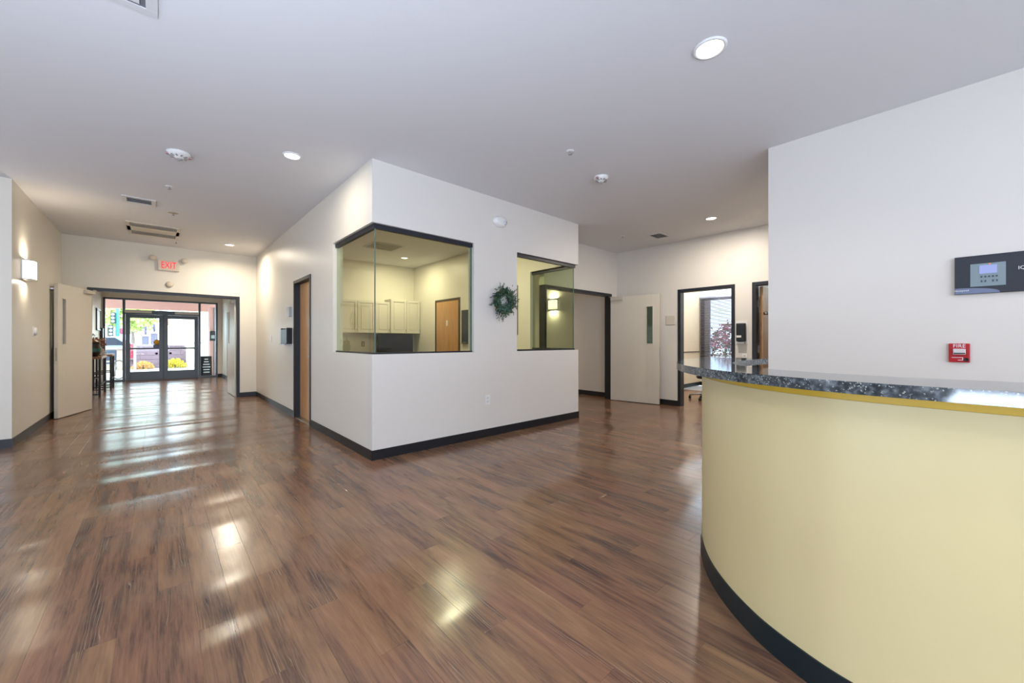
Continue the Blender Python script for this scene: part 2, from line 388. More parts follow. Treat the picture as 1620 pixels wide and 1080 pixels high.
# room beyond the corridor doorway
RX = 11.0; RYF = 4.46; BLY0, BLY1, BLZ0, BLZ1 = 2.4, 4.45, 0.72, 2.37
struct(MB().box(RX, RX+T, 0.9, BLY0, 0, HC).box(RX, RX+T, BLY1, 4.6, 0, HC).box(RX, RX+T, BLY0, BLY1, 0, BLZ0).box(RX, RX+T, BLY0, BLY1, BLZ1, HC).build('wall_room_window', PAINT_WARMLIT))
struct(box('wall_room_far', mat('tan_wall_paint', 'dcc4a2', 0.5, bump=0.2, bscale=90), XC+T, RX, RYF, 4.58, 0, HC))
struct(box('wall_room_near', PAINT_WARMLIT, XC+T, RX, 2.13, 2.18, 0, HC))
struct(box('wall_closet', PAINT_WARMLIT, XC+T, RX, 0.9, 1.0, 0, HC))

# baseboards
BH, BT = 0.10, 0.008
def base(name, *bx):
    m = MB()
    for x0, x1, y0, y1 in bx: m.box(x0, x1, y0, y1, 0, BH)
    return struct(m.build(name, BASE))
base('baseboard_left', (XL, XL+BT, 7.1, YE), (-5.0, XL+BT, 7.1-BT, 7.1))
base('baseboard_exit', (OX1, XB-BT, YE-BT, YE), (XL+BT, OX0, YE-BT, YE))
base('baseboard_office_left', (XB-BT, XB, YB-BT, DY0), (XB-BT, XB, DY1, YE))
base('baseboard_office_front', (XB, XR, YB-BT, YB))
base('baseboard_office_right', (XR, XR+BT, YB-BT, 12.0))
base('baseboard_corridor_right', (XC-BT, XC, AY1, 12.0), (XC-BT, XC, BY1, AY0), (XC-BT, XC, YD, BY0))
base('baseboard_right', (XD-BT, XD, -4.5, YD), (XD-BT, XC, YD, YD+BT))
base('baseboard_vestibule', (XL, XL+BT, YE+T, YG), (VR-BT, VR, YE+T, 13.6), (VR-BT, VR, 15.0, YG), (GX1, VR, YG-BT, YG))
base('baseboard_room', (XC+T, RX, RYF-BT, RYF), (RX-BT, RX, 2.18, RYF))

# ------------------------------------------------------------------ office windows
def chan(m, x0, x1, y0, y1, z0, z1): m.box(x0, x1, y0, y1, z0, z1)
w1 = struct(thing('window_1', (XB+0.05, YB+0.05, WZ0)))
gx, gy = XB+0.05, YB+0.05
m = MB(); m.box(gx-0.02, gx+0.02, gy-0.02, WY1, WZ1-0.05, WZ1); m.box(gx+0.02, WX1, gy-0.02, gy+0.02, WZ1-0.05, WZ1)
m.build('header_channel', DARK, w1)
m = MB(); m.box(gx-0.015, gx+0.015, gy-0.015, WY1, WZ0, WZ0+0.018); m.box(gx+0.015, WX1, gy-0.015, gy+0.015, WZ0, WZ0+0.018)
m.build('sill_channel', DARK, w1)
box('pane', GLASS_G, gx-0.005, gx+0.005, gy+0.006, WY1-0.005, WZ0+0.018, WZ1-0.05, w1)
box('pane', GLASS_G, gx+0.006, WX1-0.005, gy-0.005, gy+0.005, WZ0+0.018, WZ1-0.05, w1)
box('corner_joint', GEDGE, gx-0.005, gx+0.005, gy-0.005, gy+0.005, WZ0+0.018, WZ1-0.05, w1)
box('wall_channel', GEDGE, WX1-0.02, WX1, gy-0.008, gy+0.008, WZ0, WZ1-0.05, w1)
w2 = struct(thing('window_2', (XR-0.06, YB+0.05, WZ0)))
hx = XR-0.06
m = MB(); m.box(W2X0, hx+0.02, gy-0.02, gy+0.02, WZ1-0.05, WZ1); m.box(hx-0.02, hx+0.02, gy+0.02, RY1, WZ1-0.05, WZ1)
m.build('header_channel', DARK, w2)
m = MB(); m.box(W2X0, hx+0.015, gy-0.015, gy+0.015, WZ0, WZ0+0.022); m.box(hx-0.015, hx+0.015, gy+0.015, RY1, WZ0, WZ0+0.022)
m.build('sill_channel', DARK, w2)
box('pane', GLASS_G, W2X0+0.005, hx-0.006, gy-0.005, gy+0.005, WZ0+0.022, WZ1-0.05, w2)
box('pane', GLASS_G, hx-0.005, hx+0.005, gy+0.006, RY1-0.005, WZ0+0.022, WZ1-0.05, w2)
box('corner_joint', GEDGE, hx-0.005, hx+0.005, gy-0.005, gy+0.005, WZ0+0.022, WZ1-0.05, w2)

# ------------------------------------------------------------------ door frames and leaves
def frame_x(parent, x0, x1, ya, yb, z, f=0.05, m=DARK, name='frame'):
    """frame in a wall of constant X"""
    b = MB(); b.box(x0, x1, ya, ya+f, 0, z); b.box(x0, x1, yb-f, yb, 0, z); b.box(x0, x1, ya+f, yb-f, z-f, z)
    return b.build(name, m, parent, bevel=0.003)
# office side door (wood)
d = struct(thing('door_1', (XB, 6.45, 0)))
frame_x(d, XB-0.012, XB+T+0.012, DY0, DY1, DZ)
lf = box('leaf', MAPLE, XB+0.075, XB+0.12, DY0+0.053, DY1-0.053, 0.012, DZ-0.053, d, bevel=0.002)
m = MB(); M_ = Matrix.Rotation(-PI/2, 4, 'Y')
m.lathe([(0, 0), (0.027, 0), (0.027, 0.008), (0.012, 0.01), (0.012, 0.045)], (XB+0.075, DY0+0.13, 0.98), 16, M_); m.box(XB+0.02, XB+0.034, DY0+0.12, DY0+0.24, 0.97, 0.99)
m.build('lever_handle', CHROME, lf)
box('threshold', CHROME, XB+0.01, XB+0.11, DY0+0.05, DY1-0.05, 0.0, 0.008, d)

# cross-corridor double doors in the exit wall
d = struct(thing('door_2', (0.2, YE, 0)))
b = MB(); f = 0.055
b.box(OX0, OX0+f, YE-0.012, YE+T+0.012, 0, OZ).box(OX1-f, OX1, YE-0.012, YE+T+0.012, 0, OZ).box(OX0+f, OX1-f, YE-0.012, YE+T+0.012, OZ-f, OZ)
b.build('frame', DARK, d, bevel=0.003)
def leaf(name, hinge, ang, W, H, lite, closer_side, closer_at=0.12):
    """a door leaf built along +x from its hinge, thickness y -0.045..0; ang turns it; lite=(x0,x1,z0,z1)"""
    t = struct(thing(name, (hinge[0], hinge[1], 0), rz=ang))
    x0, x1, z0, z1 = lite; g = 0.01
    m = MB()
    m.box(0, x0, -0.045, 0, g, H).box(x1, W, -0.045, 0, g, H).box(x0, x1, -0.045, 0, g, z0).box(x0, x1, -0.045, 0, z1, H)
    lf = m.build('leaf', LEAF, t, bevel=0.0015, local=True)
    m = MB(); q = 0.012
    for a, c in ((-0.052, -0.045), (0, 0.007)):
        m.box(x0-q, x0, a, c, z0-q, z1+q).box(x1, x1+q, a, c, z0-q, z1+q).box(x0, x1, a, c, z0-q, z0).box(x0, x1, a, c, z1, z1+q)
    m.build('lite_frame', LEAF, lf, local=True)
    box('lite_pane', glass_lite, x0, x1, -0.026, -0.020, z0, z1, lf, local=True)
    s = closer_side
    ya, yb = (0.0, 0.055) if s > 0 else (-0.10, -0.045)
    MB().box(0.02, 0.27, ya, yb, H-0.075, H-0.015).build('closer', ALU, t, bevel=0.006, local=True)
    m = MB(); yy = yb+0.01 if s > 0 else ya-0.01
    m.tube([(closer_at, yy, H-0.008), (0.02, yy*1.0, H-0.006), (-0.03, yy-0.06*s, H+0.008)], 0.008, 6)
    m.build('closer_arm', ALU, t, local=True)
    m = MB(); m.box(W, W+0.002, -0.034, -0.011, 0.9, 1.1); m.build('latch_plate', CHROME, lf, local=True)
    return t
glass_lite = glass('wired_lite_glass', 'd4dcd6', 1.5)
# left leaf, swung towards the hall, hinge at the left jamb
ang = math.atan2(9.18-10.11, -1.145+0.865)
leaf('door_3', (-0.865, 10.11), ang, 0.97, 2.10, (0.78, 0.86, 1.16, 1.87), -1 if False else 1)
# right leaf, swung into the vestibule
leaf('door_4', (1.225, YE+T+0.02), math.radians(91), 1.0, 2.10, (0.70, 0.82, 1.16, 1.87), 1)
# corridor double-door frame and its open leaf
d = struct(thing('door_5', (6.0, YO, 0)))
b = MB(); b.box(CX0, CX0+0.05, YO-0.012, YO+T, 0, 2.18).box(CX1-0.05, CX1, YO-0.012, YO+T+0.012, 0, 2.18).box(CX0+0.05, CX1-0.05, YO-0.012, YO+T+0.012, 2.125, 2.18)
b.build('frame', DARK, d, bevel=0.003)
ang = math.atan2(3.60-4.57, 7.075-6.93)
leaf('door_6', (6.915, 4.575), ang, 0.98, 2.105, (0.74, 0.86, 1.16, 1.87), -1)

# room doorway (open) and the wood door at the corridor end
d = struct(thing('door_7', (XC, 2.8, 0)))
frame_x(d, XC-0.012, XC+T+0.012, AY0, AY1, AZ, 0.055)
d = struct(thing('door_8', (XC, 1.6, 0)))
frame_x(d, XC-0.012, XC+T+0.012, BY0, BY1, AZ, 0.055)
lf = box('leaf', MAPLE, XC+T+0.02, XC+T+0.90, BY1-0.115, BY1-0.07, 0.012, AZ-0.06, d, bevel=0.002)
for z in (0.30, 1.02, 1.76):
    m = MB(); m.box(XC+T-0.03, XC+T+0.02, BY1-0.07, BY1-0.055, z, z+0.11); m.tube([(XC+T+0.018, BY1-0.064, z-0.004), (XC+T+0.018, BY1-0.064, z+0.114)], 0.008, 8)
    m.build('hinge', CHROME, d)
m = MB(); m.lathe([(0, 0), (0.025, 0), (0.03, 0.02), (0.026, 0.05), (0, 0.055)], (XC+T+0.10, BY1-0.115, 1.66), 14, Matrix.Rotation(PI/2, 4, 'X'))
m.build('door_viewer', CHROME, d)

# ------------------------------------------------------------------ entry storefront
e = struct(thing('door_9', (0.1, YG, 0)))
mid = 0.13
sf = MB(); y0, y1 = YG+0.02, YG+0.12
MX0, MX1 = -0.76, 1.02; DH = 2.03
fr = 0.05
sf.box(GX0, GX0+fr, y0, y1, 0, GZ).box(GX1-fr, GX1, y0, y1, 0, GZ).box(GX0, GX1, y0, y1, GZ-fr, GZ)
sf.box(MX0-0.03, MX0+0.03, y0, y1, 0, GZ-fr).box(MX1-0.03, MX1+0.03, y0, y1, 0, GZ-fr)
sf.box(MX0, MX1, y0, y1, DH, DH+0.13)
sf.box(GX0+fr, MX0-0.03, y0, y1, 0, 0.05).box(MX1+0.03, GX1-fr, y0, y1, 0, 0.05)
sf.box(mid-0.03, mid+0.03, YG+0.082, y1, 0, DH).box(MX0, MX1, YG+0.085, y1, 0, 0.03)
sf.build('storefront_frame', STORE, e, bevel=0.003)
for a, c, z0, z1 in ((GX0+fr, MX0-0.03, 0.05, GZ-fr), (MX1+0.03, GX1-fr, 0.05, GZ-fr), (MX0+0.03, MX1-0.03, DH+0.13, GZ-fr)):
    box('pane', GLASS, a, c, YG+0.065, YG+0.073, z0, z1, e)
mid = (MX0+MX1)/2
for a, c, s in ((MX0+0.035, mid-0.004, 1), (mid+0.004, MX1-0.035, -1)):
    m = MB(); st = 0.10
    m.box(a, a+st, y0, y1-0.04, 0.003, DH-0.001).box(c-st, c, y0, y1-0.04, 0.01, DH-0.005).box(a+st, c-st, y0, y1-0.04, DH-0.115, DH-0.005).box(a+st, c-st, y0, y1-0.04, 0.003, 0.27)
    dl = m.build('door_leaf', STORE, e, bevel=0.003)
    box('pane', GLASS, a+st, c-st, YG+0.045, YG+0.052, 0.27, DH-0.115, dl)
    m = MB(); m.box(a+0.03, c-0.03, YG-0.05, YG-0.01, 0.955, 1.005); m.box(a+0.03, a+0.09, YG-0.01, y0, 0.95, 1.01); m.box(c-0.09, c-0.03, YG-0.01, y0, 0.95, 1.01)
    m.build('push_bar', STORE, dl)
    kx = (c-st-0.06) if s > 0 else (a+st+0.06)
    m = MB(); m.lathe([(0, 0), (0.035, 0), (0.035, 0.02), (0.02, 0.04), (0, 0.04)], (kx, YG+0.04, 0.82), 14, Matrix.Rotation(PI/2, 4, 'X')); m.build('lock_knob', BLACK, dl)
    oa = MX0+0.0 if s > 0 else 0.38
    box('door_operator', ALU, oa+0.02, oa+0.62, YG-0.07, y0, DH+0.035, DH+0.125, e, bevel=0.006)
YEL = mat('yellow_decal', 'd9a82a', 0.5); BLU = mat('blue_decal', '5c6c8c', 0.5)
dc = thing('door_decal', (-0.02, YG+0.04, 1.05), 'small round yellow decal above a blue label on the left entry door glass', 'decal')
MB().lathe([(0, 0), (0.085, 0), (0.085, 0.002), (0, 0.002)], (-0.02, YG+0.044, 1.17), 20, Matrix.Rotation(PI/2, 4, 'X')).build('round_sticker', YEL, dc)
box('label_sticker', BLU, -0.11, 0.06, YG+0.042, YG+0.044, 0.99, 1.10, dc)

# ------------------------------------------------------------------ reception desk
def cr(pts, n=8):
    out = []; P = [Vector(p) for p in pts]
    for i in range(len(P)-1):
        p0 = P[max(i-1, 0)]; p1 = P[i]; p2 = P[i+1]; p3 = P[min(i+2, len(P)-1)]
        for k in range(n):
            t = k/n
            out.append(0.5*((2*p1)+(-p0+p2)*t+(2*p0-5*p1+4*p2-p3)*t*t+(-p0+3*p1-3*p2+p3)*t**3))
    out.append(P[-1]); return out
def offs(c, d):
    r = []
    for i, p in enumerate(c):
        t = (c[min(i+1, len(c)-1)]-c[max(i-1, 0)]).normalized(); r.append(p+Vector((-t.y, t.x))*d)
    return r
PC = cr([(1.62, -1.6), (1.625, -0.6), (1.638, -0.05), (1.667, 0.195), (1.71, 0.335), (1.79, 0.495), (1.93, 0.665), (2.11, 0.815), (2.345, 0.94), (2.62, 1.02), (2.9, 1.045), (3.12, 1.04)])
IC = cr([(1.88, -1.6), (1.87, -0.6), (1.86, -0.16), (1.84, 0.10), (1.87, 0.30), (1.96, 0.50), (2.14, 0.68), (2.42, 0.80), (2.74, 0.83), (3.12, 0.81)])
dk = thing('reception_desk', (1.9, 0.4, 0), 'curved reception desk with pale yellow front and dark speckled stone counter', 'desk')
def ribbon(a, b, z0, z1, name, m, smooth=True):
    return MB().prism([tuple(p) for p in a]+[tuple(p) for p in reversed(b)], z0, z1).build(name, m, dk)
TZ = 1.085; TT = 0.037
def smooth_sides(o):
    me = o.data
    for p in me.polygons: p.use_smooth = abs(p.normal.z) < 0.5
    for ed in me.edges: pass
    md = o.modifiers.new('edge_split', 'EDGE_SPLIT'); md.split_angle = math.radians(40)
smooth_sides(ribbon(PC, offs(PC, -0.05), 0.0, 1.012, 'front_panel', DESKY))
smooth_sides(ribbon(offs(PC, -0.004), offs(PC, -0.05), 1.012, TZ-TT, 'overhang_shadow_strip', DESK_SHADE))  # gold strip stands in for the shadow of the counter overhang
smooth_sides(ribbon(offs(PC, 0.007), offs(PC, 0.0005), 0.0, 0.10, 'kick_base', mat('dark_green_vinyl_base', '14242a', 0.35)))
top = ribbon(offs(PC, 0.135), IC, TZ-TT, TZ, 'counter_top', STONE); smooth_sides(top)
bv = top.modifiers.new('bevel', 'BEVEL'); bv.width = 0.003; bv.segments = 2; bv.limit_method = 'ANGLE'; bv.angle_limit = 1.0
box('inner_support', mat('inner_cream_laminate', 'd8cfb8', 0.5), 1.70, 1.86, -1.55, -1.50, 0, TZ-TT, dk)

# ------------------------------------------------------------------ things on the wall by the desk
fp = thing('annunciator', (XD, -0.32, 1.54), 'black wall annunciator panel with lit grey screen on the white wall above the desk', 'panel')
z0, z1, ya, yb = 1.541, 1.812, -0.06, -0.62
PB = mat('panel_navy_black', '141c2a', 0.35, var=0.25, bscale=60)
box('housing', mat('panel_edge_tan', '9a8a70', 0.5), XD-0.02, XD, yb+0.002, ya-0.001, z0+0.002, z1-0.002, fp)
box('front_cover', PB, XD-0.028, XD-0.02, yb, ya, z0, z1, fp, bevel=0.002)
xf = XD-0.0285
box('display_window', mat('display_grey_glass', '7f929a', 0.2), xf-0.003, xf, -0.292, -0.134, 1.592, 1.752, fp)
box('screen', LCD, xf-0.005, xf-0.003, -0.254, -0.175, 1.68, 1.738, fp)
m = MB()
for k in range(5):
    y = -0.181-k*0.017
    m.box(xf-0.006, xf-0.003, y-0.008, y, 1.652, 1.664)
    if k not in (2,): m.box(xf-0.006, xf-0.003, y-0.008, y-0.001, 1.620, 1.634)
m.build('keypad', mat('key_dark', '3c4a54', 0.5), fp)
MB().lathe([(0, 0), (0.004, 0), (0.003, 0.003), (0, 0.003)], (xf-0.003, -0.222, 1.746), 10, Matrix.Rotation(-PI/2, 4, 'Y')).build('status_light', emis('orange_led', 'ff7a40', 1.5), fp)
poly = [(0, 0)]
for k in range(15):
    t = k/14; poly.append((0.205*(1-t) if False else 0.205*t, 0))
arc = [(0.0, 0.042)]+[(0.205*math.sin(k/12*PI/2), 0.042*math.cos(k/12*PI/2)**0.8) for k in range(1, 13)]
MB().prism([(0, 0)]+arc[::-1], 0, 0.001, FW(xf-0.0002, ya-0.002, z0+0.003)).build('swoosh_badge', mat('badge_grey', '6c7690', 0.35, 0.3), fp)
text('maker_lettering', 'Honeywell', mat('white_print', 'e8e8ee', 0.5), fp, FW(xf-0.0016, -0.093, 1.568), 0.016, 0.0003)
text('badge_lettering', 'IQ', mat('white_print', 'e8e8ee', 0.5), fp, FW(xf-0.001, -0.36, 1.70), 0.032, 0.0005)

fa = thing('fire_alarm', (XD, -0.082, 1.05), 'red fire alarm pull station on the white wall above the desk', 'alarm')
box('backplate', RED, XD-0.022, XD, -0.134, -0.031, 1.052, 1.188, fa, bevel=0.004)
box('pull_handle', mat('alarm_handle_silver', 'd8d2d4', 0.3, 0.2), XD-0.040, XD-0.0225, -0.112, -0.052, 1.108, 1.150, fa, bevel=0.003)
box('handle_slot', BLACK, XD-0.042, XD-0.0405, -0.110, -0.054, 1.113, 1.121, fa)
text('alarm_lettering', 'FIRE', mat('white_print', 'e8e8ee', 0.5), fa, FW(XD-0.0225, -0.082, 1.169), 0.036, 0.0005, xs=0.95)
MB().lathe([(0.013, 0), (0.013, 0.004), (0.008, 0.005), (0.008, 0.002), (0, 0.002)], (XD-0.022, -0.115, 1.072), 16, Matrix.Rotation(-PI/2, 4, 'Y')).build('key_lock', BLACK, fa)
m = MB(); m.box(XD-0.0235, XD-0.022, -0.098, -0.046, 1.085, 1.088).box(XD-0.0235, XD-0.022, -0.098, -0.075, 1.066, 1.069).box(XD-0.0235, XD-0.022, -0.1, -0.097, 1.066, 1.088)
m.build('arrow_mark', mat('white_print', 'e8e8ee', 0.5), fa)

# ------------------------------------------------------------------ ceiling fittings
def downlight(x, y, r, power, label, color=(1.0, 0.86, 0.68), spread=2.4):
    t = thing('downlight', (x, y, HC), label, 'ceiling light', 'recessed round ceiling downlights')
    MB().lathe([(r*0.78, -0.004), (r*0.84, -0.012), (r, -0.006), (r, 0.0), (r*0.78, 0.0)], n=32).build('trim_ring', WHITE, t, local=True)
    MB().lathe([(0, -0.003), (r*0.78, -0.003), (r*0.78, 0.0), (0, 0)], n=32).build('lens', LENS, t, local=True)
    l = bpy.data.lights.new('lamp_glow', 'AREA'); l.shape = 'DISK'; l.size = r*1.5; l.energy = power; l.color = color; l.spread = spread
    lo = bpy.data.objects.new('lamp_glow', l); col.objects.link(lo); lo.parent = t; lo.location = (0, 0, -0.016)
    return t
downlight(2.574, 0.984, 0.098, 9, 'large bright ceiling downlight near the desk wall corner, the biggest', (1, 0.93, 0.84))
downlight(0.987, 4.345, 0.085, 12, 'ceiling downlight just left of the glass-cornered office', (1, .9, .76), PI)
downlight(1.013, 9.167, 0.085, 36, 'small far ceiling downlight near the exit wall', (1, .88, .7), 2.9)
downlight(6.148, 2.332, 0.085, 38, 'ceiling downlight over the corridor in front of the open office doorway', (1, .9, .76), PI)
downlight(4.04, 8.0, 0.085, 30, 'ceiling downlight inside the glass-cornered office above the cabinets', (1, 0.88, 0.66), PI)
# added lamps, none in view, that keep the rooms lit
downlight(-1.2, 1.5, 0.085, 12, 'added unseen ceiling downlight above the open floor beside the viewer', (1, .92, .82), PI)
downlight(0.6, -2.2, 0.085, 12, 'added unseen ceiling downlight in the lounge behind the viewer', (1, .92, .82), PI)
downlight(3.2, -2.2, 0.085, 12, 'added unseen ceiling downlight over the staff side of the desk', (1, .92, .82), PI)
downlight(0.2, 13.4, 0.085, 60, 'added unseen ceiling downlight inside the entry vestibule')
downlight(6.0, 8.6, 0.085, 45, 'added unseen ceiling downlight in the corridor behind the office')
downlight(9.0, 3.4, 0.085, 26, 'added unseen ceiling downlight in the room with the blinds', (1, 0.74, 0.5), PI)
downlight(3.5, 5.3, 0.085, 44, 'added unseen ceiling downlight inside the glass-cornered office near its windows', (1, 0.88, 0.66), PI)

def detector(x, y, r, label):
    t = thing('smoke_detector', (x, y, HC), label, 'detector')
    MB().lathe([(0, -0.055), (r*0.35, -0.055), (r*0.42, -0.042), (r*0.8, -0.034), (r*0.98, -0.012), (r, 0), (0, 0)], n=28).build('body', WHITE, t, local=True)
    m = MB()
    for k in range(10):
        a = 2*PI*k/10; M = Matrix.Rotation(a, 4, 'Z'); m.box(r*0.44, r*0.78, -0.006, 0.006, -0.044, -0.034, M)
    m.build('sensor_slots', GREY, t, local=True)
    m = MB(); m.tube([(0, 0, -0.055), (0, 0, -0.075)], r*0.12, 8); m.tube([(r*0.2, 0, -0.055), (r*0.2, 0, -0.07)], r*0.05, 6); m.build('sensor_cage', GREY, t, local=True)
    for s in (-1, 1):
        MB().box(s*r*0.88-0.012, s*r*0.88+0.012, -0.015, 0.015, -0.036, -0.02).build('strobe_tab', mat('strobe_pink', 'b08c90', 0.4), t, local=True)
    return t
detector(0.152, 5.032, 0.095, 'round white ceiling smoke detector over the hall, left of the office')
detector(3.692, 2.579, 0.082, 'round white ceiling smoke detector in front of the office window with the wreath')
def sprinkler(x, y, label, r=0.04, m_=WHITE):
    t = thing('sprinkler', (x, y, HC), label, 'sprinkler')
    MB().lathe([(0, -0.006), (r*0.6, -0.006), (r, -0.001), (r, 0), (0, 0)], n=18).build('escutcheon', m_, t, local=True)
    m = MB(); m.tube([(0, 0, -0.006), (0, 0, -0.03)], 0.008, 6); m.lathe([(0, -0.036), (0.018, -0.034), (0.018, -0.031), (0, -0.03)], n=12); m.build('deflector', GREY, t, local=True)
sprinkler(2.965, 2.429, 'small sprinkler head in the ceiling above the wreath wall')
sprinkler(0.101, 6.199, 'small sprinkler head between the hall detector and the steel vent')
sprinkler(0.162, 7.448, 'small dome sprinkler just past the steel vent in the hall', 0.06, mat('tan_enamel', 'b5a58c', 0.5))
sprinkler(6.033, 3.766, 'small sprinkler head near the corridor ceiling vent', 0.045)
sprinkler(0.25, 9.55, 'tiny sprinkler head close to the exit sign wall', 0.03)

# vents
v = thing('ceiling_diffuser', (-0.30, 2.71, HC), 'large square white ceiling diffuser cut off by the top left edge', 'vent')
m = MB()
def ringb(m, h, w_, z0, z1): m.box(-h, h, -h, -h+w_, z0, z1).box(-h, h, h-w_, h, z0, z1).box(-h, -h+w_, -h+w_, h-w_, z0, z1).box(h-w_, h, -h+w_, h-w_, z0, z1)
ringb(m, 0.30, 0.05, -0.008, 0); m.build('frame', VENTM, v, bevel=0.002, local=True)
m = MB(); ringb(m, 0.225, 0.03, -0.012, -0.004); m.build('louver', VENTM, v, local=True)
m = MB(); ringb(m, 0.16, 0.03, -0.012, -0.004); m.build('louver', VENTM, v, local=True)
m = MB(); m.box(-0.09, 0.09, -0.09, 0.09, -0.012, -0.004); m.build('louver', VENTM, v, local=True)
m = MB(); m.box(-0.25, 0.25, -0.25, 0.25, -0.003, -0.0005); m.build('backing', VENTD, v, local=True)
def register(x0, x1, y0, y1, label, fm, bmt, n=6, along='x', fw=0.03):
    v = thing('ceiling_vent', ((x0+x1)/2, (y0+y1)/2, HC), label, 'vent')
    m = MB(); m.box(x0, x1, y0, y0+fw, HC-0.012, HC).box(x0, x1, y1-fw, y1, HC-0.012, HC).box(x0, x0+fw, y0+fw, y1-fw, HC-0.012, HC).box(x1-fw, x1, y0+fw, y1-fw, HC-0.012, HC)
    m.build('frame', fm, v, bevel=0.002)
    box('backing', bmt, x0+fw, x1-fw, y0+fw, y1-fw, HC-0.003, HC-0.001, v)
    for k in range(n):
        yy = y0+fw+(k+0.5)*(y1-y0-2*fw)/n
        M = Matrix.Translation(Vector(((x0+x1)/2, yy, HC-0.009))) @ Matrix.Rotation(math.radians(40), 4, 'X')
        m = MB(); m.box(-(x1-x0)/2+fw, (x1-x0)/2-fw, -0.006, 0.006, -0.001, 0.001, M); m.build('blade', fm, v)
    return v
register(-0.345, -0.02, 6.93, 7.24, 'small steel ceiling vent with dark slot over the hall', mat('bright_vent_metal', 'd8d8d6', 0.35, 0.2), mat('vent_dark', '34363e', 0.6), 3, fw=0.045)
sl = mat('tan_vent_enamel', 'd6d0c4', 0.7); sd = mat('brown_vent_shadow', '8c806e', 0.7)
v = thing('return_grille', (-0.05, 8.85, HC), 'wide tan ceiling grille with two long slots before the exit sign', 'vent')
m = MB(); X0, X1 = -0.37, 0.27
m.box(X0, X1, 8.38, 8.44, HC-0.012, HC).box(X0, X1, 8.68, 9.0, HC-0.012, HC).box(X0, X1, 9.26, 9.33, HC-0.012, HC).box(X0, X0+0.04, 8.44, 9.26, HC-0.012, HC).box(X1-0.04, X1, 8.44, 9.26, HC-0.012, HC)
m.build('frame', sl, v)
for a, c in ((8.44, 8.68), (9.0, 9.26)):
    box('slot_backing', sd, X0+0.04, X1-0.04, a, c, HC-0.004, HC-0.001, v)
    for k in range(4): 
        M = Matrix.Translation(Vector(((X0+X1)/2, a+(k+0.5)*(c-a)/4, HC-0.008))) @ Matrix.Rotation(math.radians(35), 4, 'X')
        MB().box(-(X1-X0)/2+0.04, (X1-X0)/2-0.04, -0.016, 0.016, -0.001, 0.001, M).build('blade', sl, v)
register(6.30, 6.66, 3.20, 3.46, 'rectangular white ceiling vent in the corridor near the cream door', VENTM, mat('vent_dark', '34363e', 0.6), 5)
register(2.95, 3.55, 7.0, 7.6, 'square ceiling vent inside the glass-cornered office', VENTM, mat('office_vent_backing', 'aaa69a', 0.6), 4)

# ------------------------------------------------------------------ sconces
def sconce(loc, rz, label, power=9):
    t = thing('wall_sconce', loc, label, 'wall lamp', 'boxy glowing wall sconces', rz)
    # local: wall at y=0, lamp towards -y
    MB().box(-0.135, 0.135, -0.012, 0, -0.12, 0.12).build('backplate', WHITE, t, local=True)
    m = MB(); pts = [(-0.125, -0.012)]+[(0.125*math.sin(a), -0.05-0.055*math.cos(a)) for a in [math.radians(-90+18*k) for k in range(11)]]+[(0.125, -0.012)]
    m.prism(pts, -0.115, 0.115); m.build('shade', SCONG, t, local=True)
    for z in (-0.128, 0.106, -0.098):
        m = MB(); pts2 = [(x*1.03, -0.012 if y > -0.02 else y-0.004) for x, y in pts]
        m.prism(pts2, z, z+(0.012 if z != -0.098 else 0.005)); m.build('metal_band', CHROME, t, local=True)
    for s, e in ((1, power), (-1, power*0.8)):
        l = bpy.data.lights.new('lamp_glow', 'AREA'); l.shape = 'RECTANGLE'; l.size = 0.2; l.size_y = 0.07; l.energy = e; l.color = (1, 0.86, 0.66)
        lo = bpy.data.objects.new('lamp_glow', l); col.objects.link(lo); lo.parent = t; lo.location = (0, -0.06, 0.145*s); lo.rotation_euler = (PI if s > 0 else 0, 0, 0)
    return t
sconce((XL, 7.62, 2.085), PI/2, 'glowing box wall sconce on the left hall wall', 3.5)
sconce((XC, 6.37, 2.095), -PI/2, 'glowing box wall sconce in the corridor, seen through the right office window', 5)

# ------------------------------------------------------------------ exit sign and small wall fittings
ex = thing('exit_sign', (0.15, YE, 2.58), 'white exit sign with red EXIT letters and two lamp heads above the double doors', 'sign')
box('housing', mat('sign_cream', 'cfc4b2', 0.5), 0.0, 0.31, YE-0.05, YE, 2.572, 2.775, ex, bevel=0.004)
t_ = text('exit_lettering', 'EXIT', EXITG, ex, FS(0.155, YE-0.053, 2.672), 0.185, 0.001, xs=0.60)
for s in (-1, 1):
    m = MB(); x = 0.155+s*0.235
    m.lathe([(0, 0), (0.05, 0.0), (0.055, 0.02), (0.035, 0.07), (0, 0.075)], (x, YE-0.10, 2.79), 16, Matrix.Rotation(-PI/2, 4, 'X'))
    m.tube([(x, YE-0.03, 2.79), (x-s*0.06, YE-0.03, 2.775)], 0.014, 6)
    m.build('lamp_head', mat('sign_cream', 'cfc4b2', 0.5), ex)
ed = thing('wall_detector', (0.165, YE, 2.31), 'small round beige detector on the wall below the exit sign', 'detector')
MB().lathe([(0, 0.045), (0.03, 0.045), (0.05, 0.03), (0.06, 0), (0, 0)], (0.165, YE, 2.31), 18, Matrix.Rotation(PI/2, 4, 'X')).build('dome', mat('sign_cream', 'cfc4b2', 0.5), ed)
em = thing('emergency_light', (3.283, YB, 2.75), 'white oval emergency light on the white wall above the wreath', 'light')
MB().lathe([(0, 0.06), (0.06, 0.06), (0.085, 0.045), (0.10, 0.012), (0.10, 0), (0, 0)], (3.283, YB, 2.75), 28, Matrix.Rotation(PI/2, 4, 'X') @ Matrix.Diagonal((1.15, 0.72, 1, 1))).build('housing', WHITE, em)
